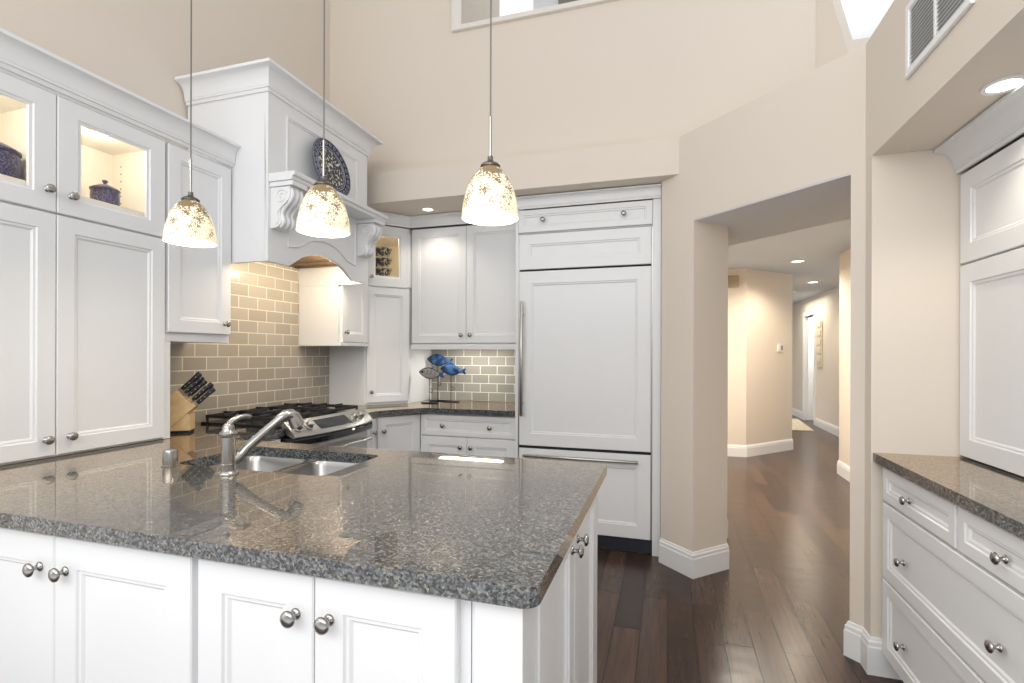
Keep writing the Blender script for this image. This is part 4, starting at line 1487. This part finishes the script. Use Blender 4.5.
downlight('round recessed light in the right alcove ceiling above the hutch', 0.975, 1.916, 2.142, 0.056, 10, (1, 0.90, 0.74))
downlight('round recessed light in the soffit above the two-door wall cabinet', -1.751, 3.50, ZS, 0.05, 8, (1, 0.92, 0.78))
downlight('nearer round recessed light in the hallway ceiling', 1.47, 6.78, ZH, 0.085, 60, (1, 0.86, 0.66), 2.6)
downlight('farther round recessed light in the hallway ceiling', 2.116, 8.783, ZH, 0.085, 60, (1, 0.84, 0.62), 2.6)

# return-air grille on the fascia
FV = Fr((0.804, 0), (0, 1), (-1, 0))
v = thing('air_vent', 'white louvred return air grille high on the right bulkhead', 'vent', (0.80, 1.925, 2.28))
vy0, vy1, vz0, vz1 = 1.705, 2.112, 2.285, 2.540
b = MB()
prof = [(0, 0.0008), (0, 0.008), (0.004, 0.012), (0.024, 0.012), (0.027, 0.008), (0.027, 0.0008)]
b.rings([ring4(FV, vy0, vy1, vz0, vz1, i, d) for i, d in prof], loop=True)
b.build('frame', TRIM, v, smooth=0.3)
b = MB()
b.fbox(FV, (vy0 + vy1) / 2 - 0.006, (vy0 + vy1) / 2 + 0.006, 0.0015, 0.010, vz0 + 0.027, vz1 - 0.027)
b.build('mullion', TRIM, v)
MB().fbox(FV, vy0 + 0.0275, vy1 - 0.0275, 0.0004, 0.0014, vz0 + 0.0275, vz1 - 0.0275).build('duct_filter', FILTER, v)
nl = 15
b = MB()
for k in range(nl):
    zz = vz0 + 0.034 + k * (vz1 - vz0 - 0.066) / (nl - 1)
    for y0_, y1_ in ((vy0 + 0.027, (vy0 + vy1) / 2 - 0.0065), ((vy0 + vy1) / 2 + 0.0065, vy1 - 0.027)):
        sec = [(0.0018, zz + 0.0035), (0.0075, zz - 0.0035), (0.0088, zz - 0.0025), (0.0030, zz + 0.0045)]
        b.rings([[FV.P(y0_, d, z) for d, z in sec], [FV.P(y1_, d, z) for d, z in sec]])
b.build('louvres', TRIM, v)

# ================================================================== HALLWAY THINGS
ta = Vector((1.657 - 0.965, 7.925 - 7.154)).normalized()
FT = Fr((0.965, 7.154), (ta.x, ta.y), (ta.y, -ta.x))
t0 = (Vector((1.445, 7.69)) - Vector((0.965, 7.154))).length
th = thing('thermostat', 'small white thermostat on the angled hallway wall', 'thermostat', FT.P(t0, 0, 1.36))
MB().fbox(FT, t0 - 0.055, t0 + 0.062, 0.001, 0.025, 1.365, 1.465).build('housing', PLASTIC, th, bev=0.004)
MB().fbox(FT, t0 + 0.0, t0 + 0.045, 0.0255, 0.027, 1.385, 1.450).build('display', LCD, th)
FG = Fr((0, 7.122), (1, 0), (0, -1))
g = thing('air_vent', 'small tan grille near the hallway ceiling', 'vent', (0.76, 7.13, 2.19))
b = MB()
b.rings([ring4(FG, 0.66, 0.868, 2.19, 2.345, i, d) for i, d in [(0, -0.0), (0, 0.010), (0.012, 0.010), (0.012, 0.0)]], loop=True)
b.build('frame', TAN, g, smooth=0.3)
b = MB()
for k in range(9):
    zz = 2.206 + k * 0.0145
    b.fbox(FG, 0.672, 0.856, 0.0, 0.007, zz, zz + 0.007)
b.build('louvres', TAN, g)
sd_ = MB().lathe([(0, -0.001), (0.07, -0.001), (0.07, -0.022), (0.06, -0.034), (0, -0.036)], (2.049, 9.764, ZH), seg=28).build('smoke_detector', PLASTIC, smooth=0.6)
tag(sd_, 'round smoke detector on the far hallway ceiling', 'smoke detector')
FA = Fr((2.65, 0), (0, 1), (-1, 0))
a = thing('wall_art', 'tall narrow cream relief panel on the far hallway wall', 'wall art', (2.64, 10.48, 1.10))
MB().fbox(FA, 10.33, 10.63, 0.001, 0.020, 1.11, 1.93).build('panel', CREAM, a, bev=0.004)
b = MB()
for k in range(5):
    zz = 1.19 + k * 0.16
    b.fbox(FA, 10.37, 10.59, 0.0205, 0.034, zz, zz + 0.11)
b.build('relief', CREAM, a, bev=0.01)
rg_ = MB().prism(fillet([(1.72, 9.95), (2.42, 9.95), (2.55, 11.7), (1.72, 11.7)], 0.01), XY, 0.001, 0.012).build('rug', RUG, bev=0.003)
tag(rg_, 'cream rug on the dark floor at the end of the hallway', 'rug')

# hallway daylight from the rooms it leads to
lamp('AREA', 'hall_fill', (0.5, 5.4, 2.3), 70, (1, 0.93, 0.82), 0.9, 1.2)  # added fill panel facing down, brightens the hall
lamp('AREA', 'far_room_fill', (3.1, 11.0, 1.9), 25, (1, 0.97, 0.92), 0.8, 1.0, (0, -PI / 2, 0))  # added fill for the room behind the far door
lamp('AREA', 'hall_end_fill', (2.2, 10.8, 2.38), 22, (1, 0.88, 0.68), 0.5, 1.5)  # added fill over the end of the hall, no fitting modelled
